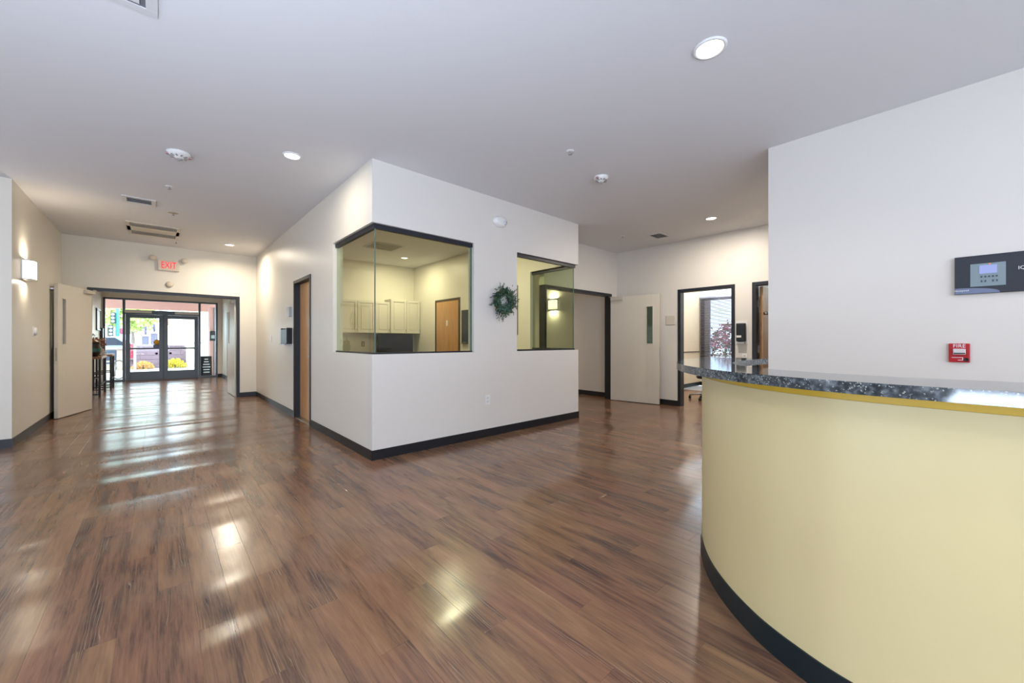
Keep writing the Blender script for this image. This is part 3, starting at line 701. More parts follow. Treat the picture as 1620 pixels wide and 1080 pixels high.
m = MB(); m.lathe([(0, 0.075), (0.022, 0.072), (0.026, 0.055), (0, 0.05)], (3.33, YB, 2.735), 16, Matrix.Rotation(PI/2, 4, 'X')); m.build('lens', mat('frosted_lens', 'c6ccd4', 0.2), em)
def plate(name, face, x, y, z, w_, h_, label, cat, m_=WHITE, slots=True, d_=0.008):
    t = thing(name, (x, y, z), label, cat)
    M = {'S': FS, 'W': FW, 'E': FE}[face](x, y, z)
    MB().box(-w_/2, w_/2, -h_/2, h_/2, 0, d_, M).build('cover_plate', m_, t, bevel=0.002)
    if slots:
        for s in (-1, 1): MB().box(-0.016, 0.016, s*0.022-0.013, s*0.022+0.013, d_, d_+0.002, M).build('socket', mat('socket_white', 'd0d0ce', 0.5), t)
    return t
plate('wall_outlet', 'S', 3.084, YB, 0.466, 0.075, 0.12, 'white double wall outlet low on the white office front wall', 'outlet')
plate('wall_outlet', 'W', XC, 2.186, 0.94, 0.075, 0.12, 'wall outlet below the black dispenser in the corridor', 'outlet')
plate('light_switch', 'W', XB, 8.6, 1.247, 0.075, 0.12, 'white light switch left of the hall wood door', 'switch', slots=False)
plate('room_sign', 'W', XC, 3.44, 1.60, 0.17, 0.17, 'beige square room sign between the open cream door and the doorway', 'sign', mat('sign_beige', 'cdc6ba', 0.5), False, 0.012)
th = thing('thermostat', (XL, 8.14, 1.335), 'small round white thermostat on the left hall wall', 'thermostat')
M = FE(XL, 8.14, 1.335)
MB().lathe([(0, 0.035), (0.045, 0.033), (0.055, 0.02), (0.058, 0), (0, 0)], n=20, M=M).build('dial', WHITE, th)
MB().box(-0.065, 0.065, -0.065, 0.065, 0, 0.01, M).build('backplate', WHITE, th, bevel=0.003)
# hall door sign, black holder
hs = thing('door_sign', (XB, 7.08, 1.675), 'small silver room sign above the black wall holder', 'sign')
MB().box(XB-0.045, XB, 7.04, 7.2, 1.60, 1.76).build('plate', CHROME, hs, bevel=0.003)
fh = thing('file_holder', (XB, 7.2, 1.16), 'black wall file holder beside the hall wood door', 'file holder')
m = MB(); m.box(XB-0.08, XB, 7.03, 7.045, 1.16, 1.42).box(XB-0.08, XB, 7.42, 7.435, 1.16, 1.42).box(XB-0.08, XB-0.07, 7.045, 7.42, 1.16, 1.40).box(XB-0.01, XB, 7.045, 7.42, 1.16, 1.42).box(XB-0.09, XB-0.01, 7.045, 7.42, 1.16, 1.17)
m.build('pocket', BLACK, fh, bevel=0.003)
box('bottom_tray', CHROME, XB-0.11, XB, 7.03, 7.435, 1.140, 1.158, fh)
# dispenser in the corridor
ds = thing('soap_dispenser', (XC, 2.225, 1.17), 'black wall dispenser on a white backplate between two dark door frames', 'dispenser')
box('backplate', WHITE, XC-0.006, XC, 2.135, 2.32, 1.15, 1.54, ds, bevel=0.003)
box('housing', BLACK, XC-0.07, XC-0.006, 2.16, 2.295, 1.20, 1.50, ds, bevel=0.012)
box('label_strip', WHITE, XC-0.072, XC-0.07, 2.215, 2.285, 1.265, 1.30, ds)
box('drip_tray', CHROME, XC-0.08, XC-0.006, 2.17, 2.285, 1.165, 1.185, ds, bevel=0.003)
# door hold-open magnet behind the left leaf
hm = thing('door_holder', (XL, 9.25, 2.02), 'small chrome door holder on the wall behind the open left leaf', 'door holder')
MB().lathe([(0.035, 0), (0.035, 0.05), (0.028, 0.06), (0, 0.06), ], n=16, M=FE(XL, 9.25, 2.02)).build('magnet', CHROME, hm)

# ------------------------------------------------------------------ wreath
wr = thing('wreath', (3.305, YB-0.03, 1.72), 'round green eucalyptus wreath hanging between the two office windows', 'wreath')
rnd = random.Random(3)
m = MB(); c = Vector((3.305, YB-0.04, 1.72)); RR = 0.118
m.tube([c+Vector((RR*math.cos(a), 0, RR*math.sin(a))) for a in [2*PI*k/28 for k in range(29)]], 0.022, 8)
m.build('twig_ring', mat('twig_brown', '3a3226', 0.8), wr)
greens = [mat('leaf_deep_green', '1f4238', 0.6), mat('leaf_grey_green', '4a6a58', 0.6), mat('leaf_olive', '5a6a36', 0.6)]
lv = [MB() for _ in greens]; twg = MB()
def leafq(mb, p, d, n, L, W):
    d = d.normalized(); s = d.cross(n).normalized()*W; q = n.normalized()*W*0.4
    v = [mb.bm.verts.new(x) for x in (p, p+d*L*0.5+s+q, p+d*L, p+d*L*0.5-s+q, p+d*L*0.5)]
    mb.bm.faces.new((v[0], v[1], v[4])); mb.bm.faces.new((v[1], v[2], v[4])); mb.bm.faces.new((v[2], v[3], v[4])); mb.bm.faces.new((v[3], v[0], v[4]))
for k in range(1000):
    a = rnd.uniform(0, 2*PI); rr = max(0.06, RR+rnd.gauss(0, 0.028)); y = -abs(rnd.gauss(0, 0.03))-0.005
    p = c+Vector((rr*math.cos(a), y, rr*math.sin(a)))
    tdir = Vector((-math.sin(a), 0, math.cos(a)))*rnd.uniform(0.2, 1)+Vector((math.cos(a), 0, math.sin(a)))*rnd.uniform(-0.4, 1.0)+Vector((0, rnd.uniform(-0.7, 0.1), 0))
    nrm = Vector((rnd.uniform(-.5, .5), -1, rnd.uniform(-.5, .5)))
    leafq(lv[rnd.choice((0, 0, 1, 1, 2))], p, tdir, nrm, rnd.uniform(0.025, 0.045), rnd.uniform(0.007, 0.012))
for k in range(34):   # springs of eucalyptus beads sticking out, longer on the right and at the bottom
    a = rnd.choice((rnd.uniform(-0.9, 1.0), rnd.uniform(-0.9, 1.0), rnd.uniform(-2.3, -1.2), rnd.uniform(0, 2*PI), rnd.uniform(1.0, 2.0)))
    d = Vector((math.cos(a), -0.1, math.sin(a))); s0 = c+Vector((RR*math.cos(a), -0.02, RR*math.sin(a)))
    Ls = rnd.uniform(0.06, 0.15); bend = Vector((-math.sin(a), 0, math.cos(a)))*rnd.uniform(-0.04, 0.04)
    pts = [s0+d*Ls*t+bend*t*t for t in (0, .33, .66, 1)]; twg.tube(pts, 0.0025, 4)
    for j in range(9):
        t = 0.2+0.8*j/8; p = s0+d*Ls*t+bend*t*t
        leafq(lv[0 if j % 2 else 1], p, d*0.5+Vector((rnd.uniform(-1, 1), rnd.uniform(-.3, .3), rnd.uniform(-1, 1))), Vector((rnd.uniform(-.6, .6), -1, rnd.uniform(-.6, .6))), 0.018, 0.008)
twg.build('sprigs', mat('sprig_dark', '2a2a24', 0.8), wr)['kind'] = 'stuff'
for i, g in enumerate(lv):
    g.build('leaves', greens[i], wr)['kind'] = 'stuff'

# ------------------------------------------------------------------ inside the glass-cornered office
def cabinet(x0, x1, z0, z1, yf, yb_, label, cat='cabinet', handle=True):
    t = thing('wall_cabinet', ((x0+x1)/2, yb_, z0), label, cat, 'white upper cabinets in the glass office')
    box('body', CAB, x0, x1, yf+0.02, yb_, z0, z1, t)
    dr = MB(); g = 0.004; a, b_ = x0+g, x1-g; r = 0.055
    dr.box(a, a+r, yf, yf+0.018, z0+g, z1-g).box(b_-r, b_, yf, yf+0.018, z0+g, z1-g).box(a+r, b_-r, yf, yf+0.018, z0+g, z0+g+r).box(a+r, b_-r, yf, yf+0.018, z1-g-r, z1-g)
    dr.box(a+r, b_-r, yf+0.012, yf+0.018, z0+g+r, z1-g-r)
    d = dr.build('door', CAB, t, bevel=0.002)
    box('raised_panel', CAB, a+r+0.022, b_-r-0.022, yf+0.003, yf+0.0115, z0+g+r+0.022, z1-g-r-0.022, d, bevel=0.004)
    hx_ = b_-0.02
    MB().lathe([(0, 0), (0.006, 0), (0.006, 0.015), (0.013, 0.02), (0.012, 0.028), (0, 0.03)], (hx_, yf, z0+0.08), 10, Matrix.Rotation(PI/2, 4, 'X')).build('knob', CHROME, d)
    return t
names = ['white upper cabinet, leftmost seen through the corner glass', 'white upper cabinet, second from the left in the office', 'white upper cabinet at the vertical glass joint', 'white upper cabinet above the black screen, left of two taller', 'white upper cabinet at the right end of the row']
for i, (a, b_, zt, yf) in enumerate(((2.87, 3.275, 2.12, 8.70), (3.275, 3.68, 2.12, 8.70), (3.68, 4.03, 2.12, 8.70), (4.03, 4.43, 2.19, 8.66), (4.43, 4.79, 2.19, 8.66))):
    cabinet(a, b_, 1.39, zt, yf, 9.0, names[i])
bc = thing('base_cabinet', (3.8, 8.7, 0), 'white base cabinets with a grey worktop along the office back wall', 'cabinet')
box('body', CAB, 2.5, 4.79, 8.45, 8.995, 0.1, 0.87, bc); box('toe_kick', BASE, 2.5, 4.79, 8.5, 8.995, 0.0, 0.1, bc)
for k in range(5): box('door', CAB, 2.51+k*0.456, 2.51+k*0.456+0.445, 8.43, 8.45, 0.13, 0.85, bc, bevel=0.003)
box('worktop', mat('worktop_grey', '5c6066', 0.3), 2.48, 4.79, 8.41, 8.995, 0.87, 0.91, bc, bevel=0.003)
mw = thing('dark_screen', (4.2, 8.75, 0.91), 'dark blue-grey glossy screen standing under the upper cabinets', 'screen')
SCR = mat('screen_dark_glass', '2a3040', 0.12)
box('housing', BLACK, 3.74, 4.60, 8.66, 8.78, 0.94, 1.375, mw, bevel=0.006)
box('display', SCR, 3.76, 4.58, 8.655, 8.66, 0.97, 1.355, mw)
box('foot', BLACK, 3.9, 4.44, 8.6, 8.85, 0.91, 0.94, mw)
plate('wall_outlet', 'S', 3.51, 9.0, 1.14, 0.075, 0.12, 'small outlet on the office back wall under the cabinets, seen through glass', 'outlet', mat('outlet_brown', '8a7a56', 0.5))
fc = thing('faucet', (2.95, 8.85, 0.91), 'chrome faucet at the left under the upper cabinets', 'faucet')
MB().tube([(2.95, 8.85, 0.91), (2.95, 8.85, 1.16), (2.95, 8.82, 1.21), (2.95, 8.76, 1.22), (2.95, 8.71, 1.18)], 0.011, 8).build('spout', CHROME, fc)
MB().tube([(3.0, 8.85, 0.91), (3.0, 8.85, 1.0), (3.04, 8.83, 1.03)], 0.009, 8).build('lever', CHROME, fc)
d = struct(thing('door_10', (XR-T, 7.45, 0)))
frame_x(d, XR-T-0.015, XR-T+0.02, 6.95, 7.95, 2.15, 0.05, mat('dark_brown_frame', '4a3a28', 0.5))
lf = box('leaf', MAPLE, XR-T-0.008, XR-T+0.0, 7.0, 7.9, 0.01, 2.10, d)
box('door_tag', WHITE, XR-T-0.012, XR-T-0.009, 7.42, 7.48, 1.55, 1.67, lf)
wb = thing('wall_board', (XR-T, 6.7, 1.15), 'tall black glossy board on the right wall inside the office', 'board')
box('frame', BLACK, XR-T-0.03, XR-T, 6.555, 6.86, 1.15, 1.86, wb, bevel=0.003)
box('panel', mat('board_slate', '3a4450', 0.12), XR-T-0.034, XR-T-0.03, 6.58, 6.835, 1.18, 1.83, wb)
box('marker_tray', CHROME, XR-T-0.08, XR-T-0.034, 6.62, 6.80, 1.16, 1.18, wb)
rk = thing('wall_rack', (XR-T, 5.2, 1.32), 'thin notched wall rack on the cream wall seen in the right office window', 'rack')
m = MB(); m.box(XR-T-0.012, XR-T, 5.13, 5.16, 1.32, 2.21); m.build('rail', mat('rack_brown', '6a6048', 0.5), rk)
for k in range(9):
    z = 1.34+k*0.105
    MB().tube([(XR-T-0.012, 5.145, z), (XR-T-0.06, 5.145, z), (XR-T-0.065, 5.145, z+0.02)], 0.004, 5).build('hook', mat('rack_brown', '6a6048', 0.5), rk)

# ------------------------------------------------------------------ room with the blinds
wn_ = struct(thing('window_3', (RX, 3.4, BLZ0)))
m = MB(); f = 0.05
m.box(RX+0.02, RX+0.09, BLY0, BLY0+f, BLZ0, BLZ1).box(RX+0.02, RX+0.09, BLY1-0.1, BLY1, BLZ0, BLZ1).box(RX+0.02, RX+0.09, BLY0+f, BLY1-f, BLZ0, BLZ0+f).box(RX+0.02, RX+0.09, BLY0+f, BLY1-f, BLZ1-f, BLZ1)
m.build('frame', mat('bronze_frame', '2c2a30', 0.4), wn_)
box('mullion_panel', mat('mullion_grey', 'a8a4a8', 0.6), RX+0.02, RX+0.09, 4.215, BLY1-0.1, BLZ0+f, BLZ1-f, wn_)
box('pane', GLASS_B, RX+0.05, RX+0.058, BLY0+f, 4.215, BLZ0+f, BLZ1-f, wn_)
bl = thing('window_blind', (RX-0.04, 3.4, BLZ1), 'grey horizontal slat blind in the window of the room beyond the doorway', 'blind')
box('headrail', mat('blind_grey', '9c9aa4', 0.5), RX-0.06, RX-0.015, BLY0-0.02, BLY1+0.005, BLZ1-0.01, BLZ1+0.03, bl)
m = MB(); z = BLZ1-0.035
while z > BLZ0-0.02:
    M = Matrix.Translation(Vector((RX-0.038, 0, z))) @ Matrix.Rotation(math.radians(26), 4, 'Y')
    m.box(-0.020, 0.020, BLY0-0.02, BLY1+0.005, -0.0008, 0.0008, M); z -= 0.040
s_ = m.build('slats', mat('blind_grey', '9c9aa4', 0.5), bl); s_['kind'] = 'stuff'
for y in (2.7, 3.3, 3.95): MB().tube([(RX-0.058, y, BLZ1), (RX-0.058, y, BLZ0-0.02)], 0.0025, 4).build('ladder_cord', mat('cord_grey', '6c6c74', 0.6), bl)
box('bottom_rail', mat('blind_grey', '9c9aa4', 0.5), RX-0.056, RX-0.02, BLY0-0.02, BLY1+0.005, BLZ0-0.045, BLZ0-0.025, bl)
struct(box('trim_1', mat('rail_brown', '5a4a3a', 0.5), XC+T, RX-0.07, RYF-0.015, RYF, 0.91, 0.935))
oc = thing('rolling_stool', (8.42, 3.30, 0), 'black rolling stool on casters in the room with the blinds', 'stool', rz=0.3)
for k in range(5):
    a = 2*PI*k/5+0.35; ca, sa = math.cos(a), math.sin(a)
    lg = MB().tube([(0.03*ca, 0.03*sa, 0.12), (0.16*ca, 0.16*sa, 0.10), (0.30*ca, 0.30*sa, 0.075)], [0.022, 0.018, 0.014], 8).build('leg', CHROME if k % 2 else BLACK, oc, local=True)
    m = MB(); M = Matrix.Translation(Vector((0.30*ca, 0.30*sa, 0.03))) @ Matrix.Rotation(a, 4, 'Z') @ Matrix.Rotation(PI/2, 4, 'X')
    m.lathe([(0, -0.02), (0.03, -0.02), (0.03, 0.02), (0, 0.02)], n=12, M=M); m.tube([(0.30*ca, 0.30*sa, 0.05), (0.30*ca, 0.30*sa, 0.078)], 0.01, 6)
    m.build('caster', BLACK, lg, local=True)
MB().tube([(0, 0, 0.10), (0, 0, 0.44)], 0.025, 10).build('gas_column', BLACK, oc, local=True)
MB().lathe([(0, 0.43), (0.16, 0.43), (0.18, 0.45), (0.18, 0.48), (0.15, 0.50), (0, 0.50)]).build('seat', BLACK, oc, local=True)

# ------------------------------------------------------------------ vestibule furniture
def console(x0, x1, y0, y1, h, label):
    t = thing('console_table', ((x0+x1)/2, (y0+y1)/2, 0), label, 'table')
    box('tabletop', OAKT, x0, x1, y0, y1, h-0.05, h, t, bevel=0.004)
    s = 0.04
    for x in (x0+0.01, x1-s-0.01):
        for y in (y0+0.01, y1-s-0.01): box('leg', BLACK, x, x+s, y, y+s, 0, h-0.05, t)
    for y in (y0+0.01, y1-s-0.01):
        box('stretcher', BLACK, x0+s, x1-s-0.01, y+0.008, y+0.032, 0.05, 0.075, t)
        box('stretcher', BLACK, x0+s, x1-s-0.01, y+0.008, y+0.032, 0.42, 0.445, t)
    for x in (x0+0.012, x1-s): box('side_rail', BLACK, x, x+0.025, y0+s, y1-s, 0.25, 0.275, t)
    return t
console(XL+0.03, -0.90, 12.15, 13.35, 0.87, 'dark metal console table with brown wood top just beyond the left leaf')
console(XL+0.03, -0.84, 13.9, 14.65, 0.88, 'second metal console table, nearer the entry glass')
def pot(name, x, y, z, prof, m_, label, cat='vase', extra=None):
    t = thing(name, (x, y, z), label, cat)
    MB().lathe(prof, n=20).build('body', m_, t, local=True)
    if extra: extra(t)
    return t
TEAL = mat('teal_glaze', '2f6a64', 0.25); BRN = mat('brown_glaze', '6a4a2c', 0.4); PNK = mat('dusty_clay', '8d6a5c', 0.6)
def lid(t):
    MB().lathe([(0, 0.42), (0.012, 0.41), (0.02, 0.37), (0.09, 0.33), (0.11, 0.30), (0, 0.30)], n=20).build('lid', BRN, t, local=True)
    m = MB(); m.tube([(0, 0, 0.41), (0.02, 0, 0.46), (-0.01, 0, 0.50)], 0.008, 6)
    for a in (0, 2, 4): leafq(m, Vector((0, 0, 0.45)), Vector((math.cos(a), math.sin(a), 0.6)), Vector((0, 0, 1)), 0.07, 0.012)
    m.build('finial', BRN, t, local=True)
    MB().lathe([(0.121, 0.10), (0.127, 0.14), (0.121, 0.18)], n=20).build('glaze_band', TEAL, t, local=True)
pot('lidded_jar', -1.04, 12.42, 0.87, [(0, 0), (0.07, 0), (0.085, 0.03), (0.12, 0.10), (0.12, 0.18), (0.095, 0.26), (0.10, 0.30), (0, 0.30)], mat('dark_glaze', '2c2420', 0.3), 'dark lidded jar with a teal band on the near console table', 'jar', lid)
bq = pot('dried_bouquet', -0.99, 13.0, 0.87, [(0, 0), (0.05, 0), (0.075, 0.08), (0.065, 0.16), (0.05, 0.17), (0, 0.15)], PNK, 'clay pot of dried flowers on the near console table', 'plant')
m = MB(); fm = MB()
for k in range(60):
    a = rnd.uniform(0, 2*PI); r_ = rnd.uniform(0.02, 0.10); z = rnd.uniform(0.22, 0.42)
    tip = Vector((r_*math.cos(a), r_*math.sin(a), z)); m.tube([(0, 0, 0.14), tip*0.6+Vector((0, 0, 0.05)), tip], 0.0025, 4)
    for j in range(5): leafq(fm, tip, Vector((rnd.uniform(-1, 1), rnd.uniform(-1, 1), rnd.uniform(-.4, 1))), Vector((rnd.uniform(-1, 1), -1, 0.3)), 0.035, 0.012)
m.build('stems', BRN, bq, local=True)['kind'] = 'stuff'; fm.build('dried_flowers', mat('dried_flower_brown', '8b6552', 0.8), bq, local=True)['kind'] = 'stuff'
ht = thing('heart_ornament', (-0.93, 12.6, 0.87), 'small white heart ornament leaning before the jar', 'ornament')
hp = [(16*math.sin(a)**3*0.004, (13*math.cos(a)-5*math.cos(2*a)-2*math.cos(3*a)-math.cos(4*a))*0.004+0.068) for a in [2*PI*k/28 for k in range(28)]]
MB().prism(hp, -0.01, 0.01, Matrix.Rotation(PI/2, 4, 'X')).build('heart', WHITE, ht, local=True)
wh = thing('woven_hanging', (XL, 12.05, 1.95), 'brown woven wall hanging on the vestibule wall at the open leaf edge', 'wall hanging')
m = MB()
for k in range(5):
    r_ = 0.27-0.045*k
    m.tube([(XL+0.03+0.012*k, 12.3+r_*math.cos(a), 1.85+r_*math.sin(a)) for a in [2*PI*j/24 for j in range(25)]], 0.018, 6)
m.build('coils', mat('straw_brown', '9a8468', 0.8), wh)
pf = thing('picture_frame', (XL, 15.65, 1.5), 'dark-framed white picture on the left vestibule wall', 'picture')
m = MB(); m.box(XL, XL+0.025, 15.2, 15.24, 1.5, 2.1).box(XL, XL+0.025, 16.08, 16.12, 1.5, 2.1).box(XL, XL+0.025, 15.24, 16.08, 1.5, 1.54).box(XL, XL+0.025, 15.24, 16.08, 2.06, 2.1)
m.build('frame', BLACK, pf); box('print', WHITE, XL, XL+0.012, 15.24, 16.08, 1.54, 2.06, pf)
kp = thing('wall_keypad', (XL, 16.3, 1.3), 'black box on the vestibule wall beside the entry glass', 'keypad')
box('housing', BLACK, XL, XL+0.06, 16.15, 16.40, 1.28, 1.58, kp, bevel=0.005)
# flush door in the right vestibule wall
d = struct(thing('door_11', (VR, 14.3, 0)))
box('leaf', LEAF, VR-0.03, VR, 13.65, 14.9, 0.01, 2.1, d, bevel=0.003); box('jamb', DARK, VR-0.035, VR, 14.9, 14.96, 0, 2.1, d)

# ------------------------------------------------------------------ outdoors beyond the entry
CONC = mat('pale_concrete', 'a09a92', 0.8, bump=0.3, bscale=30, var=0.08)
struct(MB().box(-30, 25, 16.58, 70, -0.2, -0.03).box(9.72, 40, -20, 16.58, -0.2, -0.03).build('ground', CONC))
PINK = mat('pink_stucco', 'c89c90', 0.85, bump=0.4, bscale=60)
cn = thing('entry_canopy', (0, 18.7, 2.75), 'pink stucco canopy over the entry outside the glass doors', 'canopy')
box('soffit', PINK, -5, 5, 16.7, 20.6, 2.78, 2.95, cn); box('beam', PINK, -5, 5, 20.3, 20.6, 2.42, 2.78, cn)
MB().lathe([(0, -0.05), (0.06, -0.045), (0.09, 0), (0, 0)], (0.15, 18.2, 2.78), 14).build('soffit_light', WHITE, cn)
cl = thing('canopy_column', (1.75, 18.0, 0), 'pink stucco column at the right of the entry', 'column')
box('shaft', PINK, 1.38, 2.1, 17.6, 18.3, -0.03, 2.42, cl, bevel=0.01)
box('stone_corner', mat('grey_stone', '9a9498', 0.8, bump=0.5, bscale=25), 1.50, 2.11, 17.56, 17.6, -0.03, 2.42, cl)
mb_ = thing('mailbox', (1.45, 17.55, 1.2), 'black mailbox on the pink column outside', 'mailbox')
box('body', BLACK, 1.36, 1.52, 17.45, 17.56, 1.22, 1.56, mb_, bevel=0.01); box('flap', GREY, 1.40, 1.50, 17.44, 17.45, 1.3, 1.42, mb_)
wlp = thing('outdoor_wall_lamp', (1.5, 24.0, 2.1), 'dark wedge wall lamp on the cream building outside', 'lamp')
MB().prism([(0, 0), (0.35, 0), (0.35, 0.25)], 0, 0.3, FS(1.75, 23.98, 1.97)).build('shade', BLACK, wlp)
bw = thing('block_wall', (-0.2, 24.5, 0), 'low purple-grey block wall across the entry yard', 'wall')
PURP = mat('mauve_block', '84707c', 0.85, bump=0.4, bscale=20, var=0.12)
box('footing', PURP, -1.0, 0.95, 24.55, 24.65, -0.03, 1.0, bw)
bb = MB().box(0, 0.395, -0.06, 0.06, 0, 0.19).build('block', PURP, bw, local=True); nb = 0
for r_ in range(5):
    for k in range(5):
        o = bb if nb == 0 else bb.copy()
        if nb: col.objects.link(o)
        nb += 1; o.location = (-0.75+(k*0.40)+(0.2 if r_ % 2 else 0)-0.2+0.15, 0, -0.03+r_*0.2)
box('coping', mat('pale_coping', '9c8c94', 0.8), -1.0, 1.0, 24.42, 24.7, 0.98, 1.05, bw)
lw = thing('low_stucco_wall', (-2.2, 23.5, 0), 'pale beige low stucco wall seen through the left side glass', 'wall')
box('stem', mat('beige_stucco', 'a89c8c', 0.85, bump=0.3, bscale=30), -3.6, -1.02, 23.4, 23.6, -0.03, 0.86, lw); box('cap', mat('pale_coping', '9c8c94', 0.8), -3.65, -1.0, 23.35, 23.65, 0.86, 0.92, lw)
cb = thing('cream_building', (4, 26, 0), 'pale cream building behind the block wall', 'building')
CRM = mat('cream_stucco', 'e0d3c2', 0.85, bump=0.3, bscale=30)
MB().box(1.0, 8, 24.0, 30, -0.03, 3.4).build('walls', CRM, cb); box('parapet', CRM, 0.95, 8.05, 23.95, 30, 3.4, 3.55, cb)
box('string_course', mat('pale_coping', '9c8c94', 0.8), 0.99, 8, 23.96, 24.0, 1.1, 1.16, cb)
for k, (x, y, s, label, cm) in enumerate(((0.55, 23.9, 0.42, 'yellow flowering shrub at the foot of the block wall, right', 'd2c24a'), (-0.50, 23.85, 0.32, 'orange-yellow low shrub at the foot of the block wall, left', 'd8a860'))):
    t = thing('shrub', (x, y, -0.03), label, 'shrub'); mm = MB()
    for j in range(420):
        v3 = Vector((rnd.gauss(0, 1), rnd.gauss(0, 1), rnd.gauss(0, 1))).normalized()*s*rnd.uniform(0.6, 1.0); v3.z = abs(v3.z)*0.9
        leafq(mm, v3, v3+Vector((rnd.uniform(-.2, .2), rnd.uniform(-.2, .2), rnd.uniform(-.2, .3))), Vector((rnd.uniform(-1, 1), -1, rnd.uniform(-1, 1))), 0.11, 0.035)
    mm.build('foliage', mat('shrub_leaf_%d' % k, cm, 0.8), t, local=True)['kind'] = 'stuff'
    mm = MB()
    for j in range(6): a = j; mm.tube([(0, 0, 0), (s*0.5*math.cos(a), s*0.5*math.sin(a), s*0.7)], 0.012, 5)
    mm.build('stems', BRN, t, local=True)
# ornamental strip of dark grass by the building
og = thing('grass_tufts', (1.95, 23.7, -0.03), 'dark ornamental grass tufts along the cream building', 'grass'); og['kind'] = 'stuff'
mm = MB()
for j in range(160):
    p = Vector((rnd.uniform(-0.6, 0.6), rnd.uniform(-.1, .1), 0)); leafq(mm, p, Vector((rnd.uniform(-.3, .3), rnd.uniform(-.3, .3), 1)), Vector((0, -1, 0)), rnd.uniform(0.15, 0.3), 0.012)
mm.build('blades', mat('grass_dark', '6a6248', 0.8), og, local=True)['kind'] = 'stuff'
def tree(x, y, h, r_, label, cm, n=1500):
    t = thing('street_tree', (x, y, -0.03), label, 'tree')
    MB().tube([(0, 0, 0), (0.05, 0, h*0.3), (0, 0.05, h*0.6)], [0.14, 0.11, 0.06], 8).build('trunk', mat('bark', '6c5a4a', 0.9), t, local=True)
    mm = MB()
    for j in range(n):
        v3 = Vector((rnd.gauss(0, 1), rnd.gauss(0, 1), rnd.gauss(0, 1))).normalized()*r_*rnd.uniform(0.35, 1.0)*(1+0.25*math.sin(5*rnd.random()))
        v3.z *= 0.8; leafq(mm, v3+Vector((0, 0, h*0.72)), Vector((rnd.uniform(-1, 1), rnd.uniform(-1, 1), rnd.uniform(-1, 1))), Vector((rnd.uniform(-1, 1), -1, rnd.uniform(-1, 1))), 0.36, 0.13)
    mm.build('crown', mat('crown_'+cm, cm, 0.8), t, local=True)['kind'] = 'stuff'
tree(-2.9, 44, 5.0, 1.5, 'bright green street tree seen through the left side glass', 'a8c878')
tree(-1.4, 40, 4.2, 1.25, 'yellow-green street tree seen through the left entry door', 'b4c472')
tree(-5.4, 52, 4.6, 1.6, 'pale green tree far left beyond the parked car', 'b9cfa0')
sp = thing('traffic_light', (-1.84, 34, 0), 'green traffic light pole with signal heads across the street', 'traffic light')
GRN = mat('signal_green_paint', '3c8f84', 0.5)
MB().tube([(-1.84, 34, -0.03), (-1.84, 34, 4.4)], [0.10, 0.08], 10).build('pole', GRN, sp)
for (x, z) in ((-2.03, 2.62), (-2.12, 1.85)):
    hd = box('signal_head', mat('signal_dark', '2a3a44', 0.5), x-0.10, x+0.10, 33.85, 34.1, z-0.34, z+0.34, sp)
    for k in (-1, 0, 1): MB().lathe([(0.08, 0), (0.08, 0.08), (0.06, 0.08), (0, 0.02)], (x, 33.85, z+k*0.21), 12, Matrix.Rotation(PI/2, 4, 'X')).build('lens', GREY, hd)
    box('bracket', GRN, x, -1.84, 33.95, 34.0, z-0.03, z+0.03, sp)
rs = thing('street_sign', (-1.68, 34.2, 0), 'red street sign on a post beside the traffic light', 'sign')
MB().tube([(-1.68, 34.2, -0.03), (-1.68, 34.2, 1.9)], 0.04, 8).build('post', GREY, rs); box('panel', mat('sign_red', 'd0405c', 0.5), -1.86, -1.50, 34.1, 34.15, 1.65, 2.0, rs)
def car(x, y, label, cm):
    t = thing('parked_car', (x, y, 0), label, 'car')
    body = [(-2.2, 0.35), (-2.25, 0.75), (-1.9, 0.9), (-1.25, 0.98), (-0.75, 1.42), (0.75, 1.45), (1.35, 1.0), (2.05, 0.92), (2.2, 0.7), (2.2, 0.35)]
    MB().prism(body, -0.85, 0.85, Matrix.Rotation(PI/2, 4, 'X')).build('body', mat('car_'+cm, cm, 0.3, 0.2), t, bevel=0.05, local=True)
    MB().prism([(-1.1, 1.0), (-0.68, 1.36), (-0.05, 1.38), (-0.05, 1.0)], -0.87, 0.87, Matrix.Rotation(PI/2, 4, 'X')).build('side_window', SCR, t, local=True)
    MB().prism([(0.03, 1.0), (0.03, 1.38), (0.68, 1.38), (1.15, 1.0)], -0.87, 0.87, Matrix.Rotation(PI/2, 4, 'X')).build('side_window', SCR, t, local=True)
    for xx in (-1.4, 1.4):
        for s in (-0.8, 0.8): MB().lathe([(0, -0.1), (0.32, -0.1), (0.34, 0), (0.32, 0.1), (0, 0.1)], (xx, s, 0.31), 20, Matrix.Rotation(PI/2, 4, 'X')).build('wheel', BLACK, t, local=True)
car(-2.3, 29.0, 'blue-grey parked car seen through the left side glass', '8c9aa8')
up = thing('utility_pole', (0.2, 46, 0), 'tall pale utility pole with a transformer can beyond the street', 'pole')
MB().tube([(0.2, 46, -0.03), (0.2, 46, 9)], [0.15, 0.10], 8).build('pole', mat('pole_grey', '9a94a0', 0.8), up)
MB().lathe([(0, 0), (0.28, 0), (0.28, 0.8), (0, 0.85)], (0.55, 46, 2.6), 14).build('transformer', mat('transformer_orange', 'c89a7c', 0.6), up)
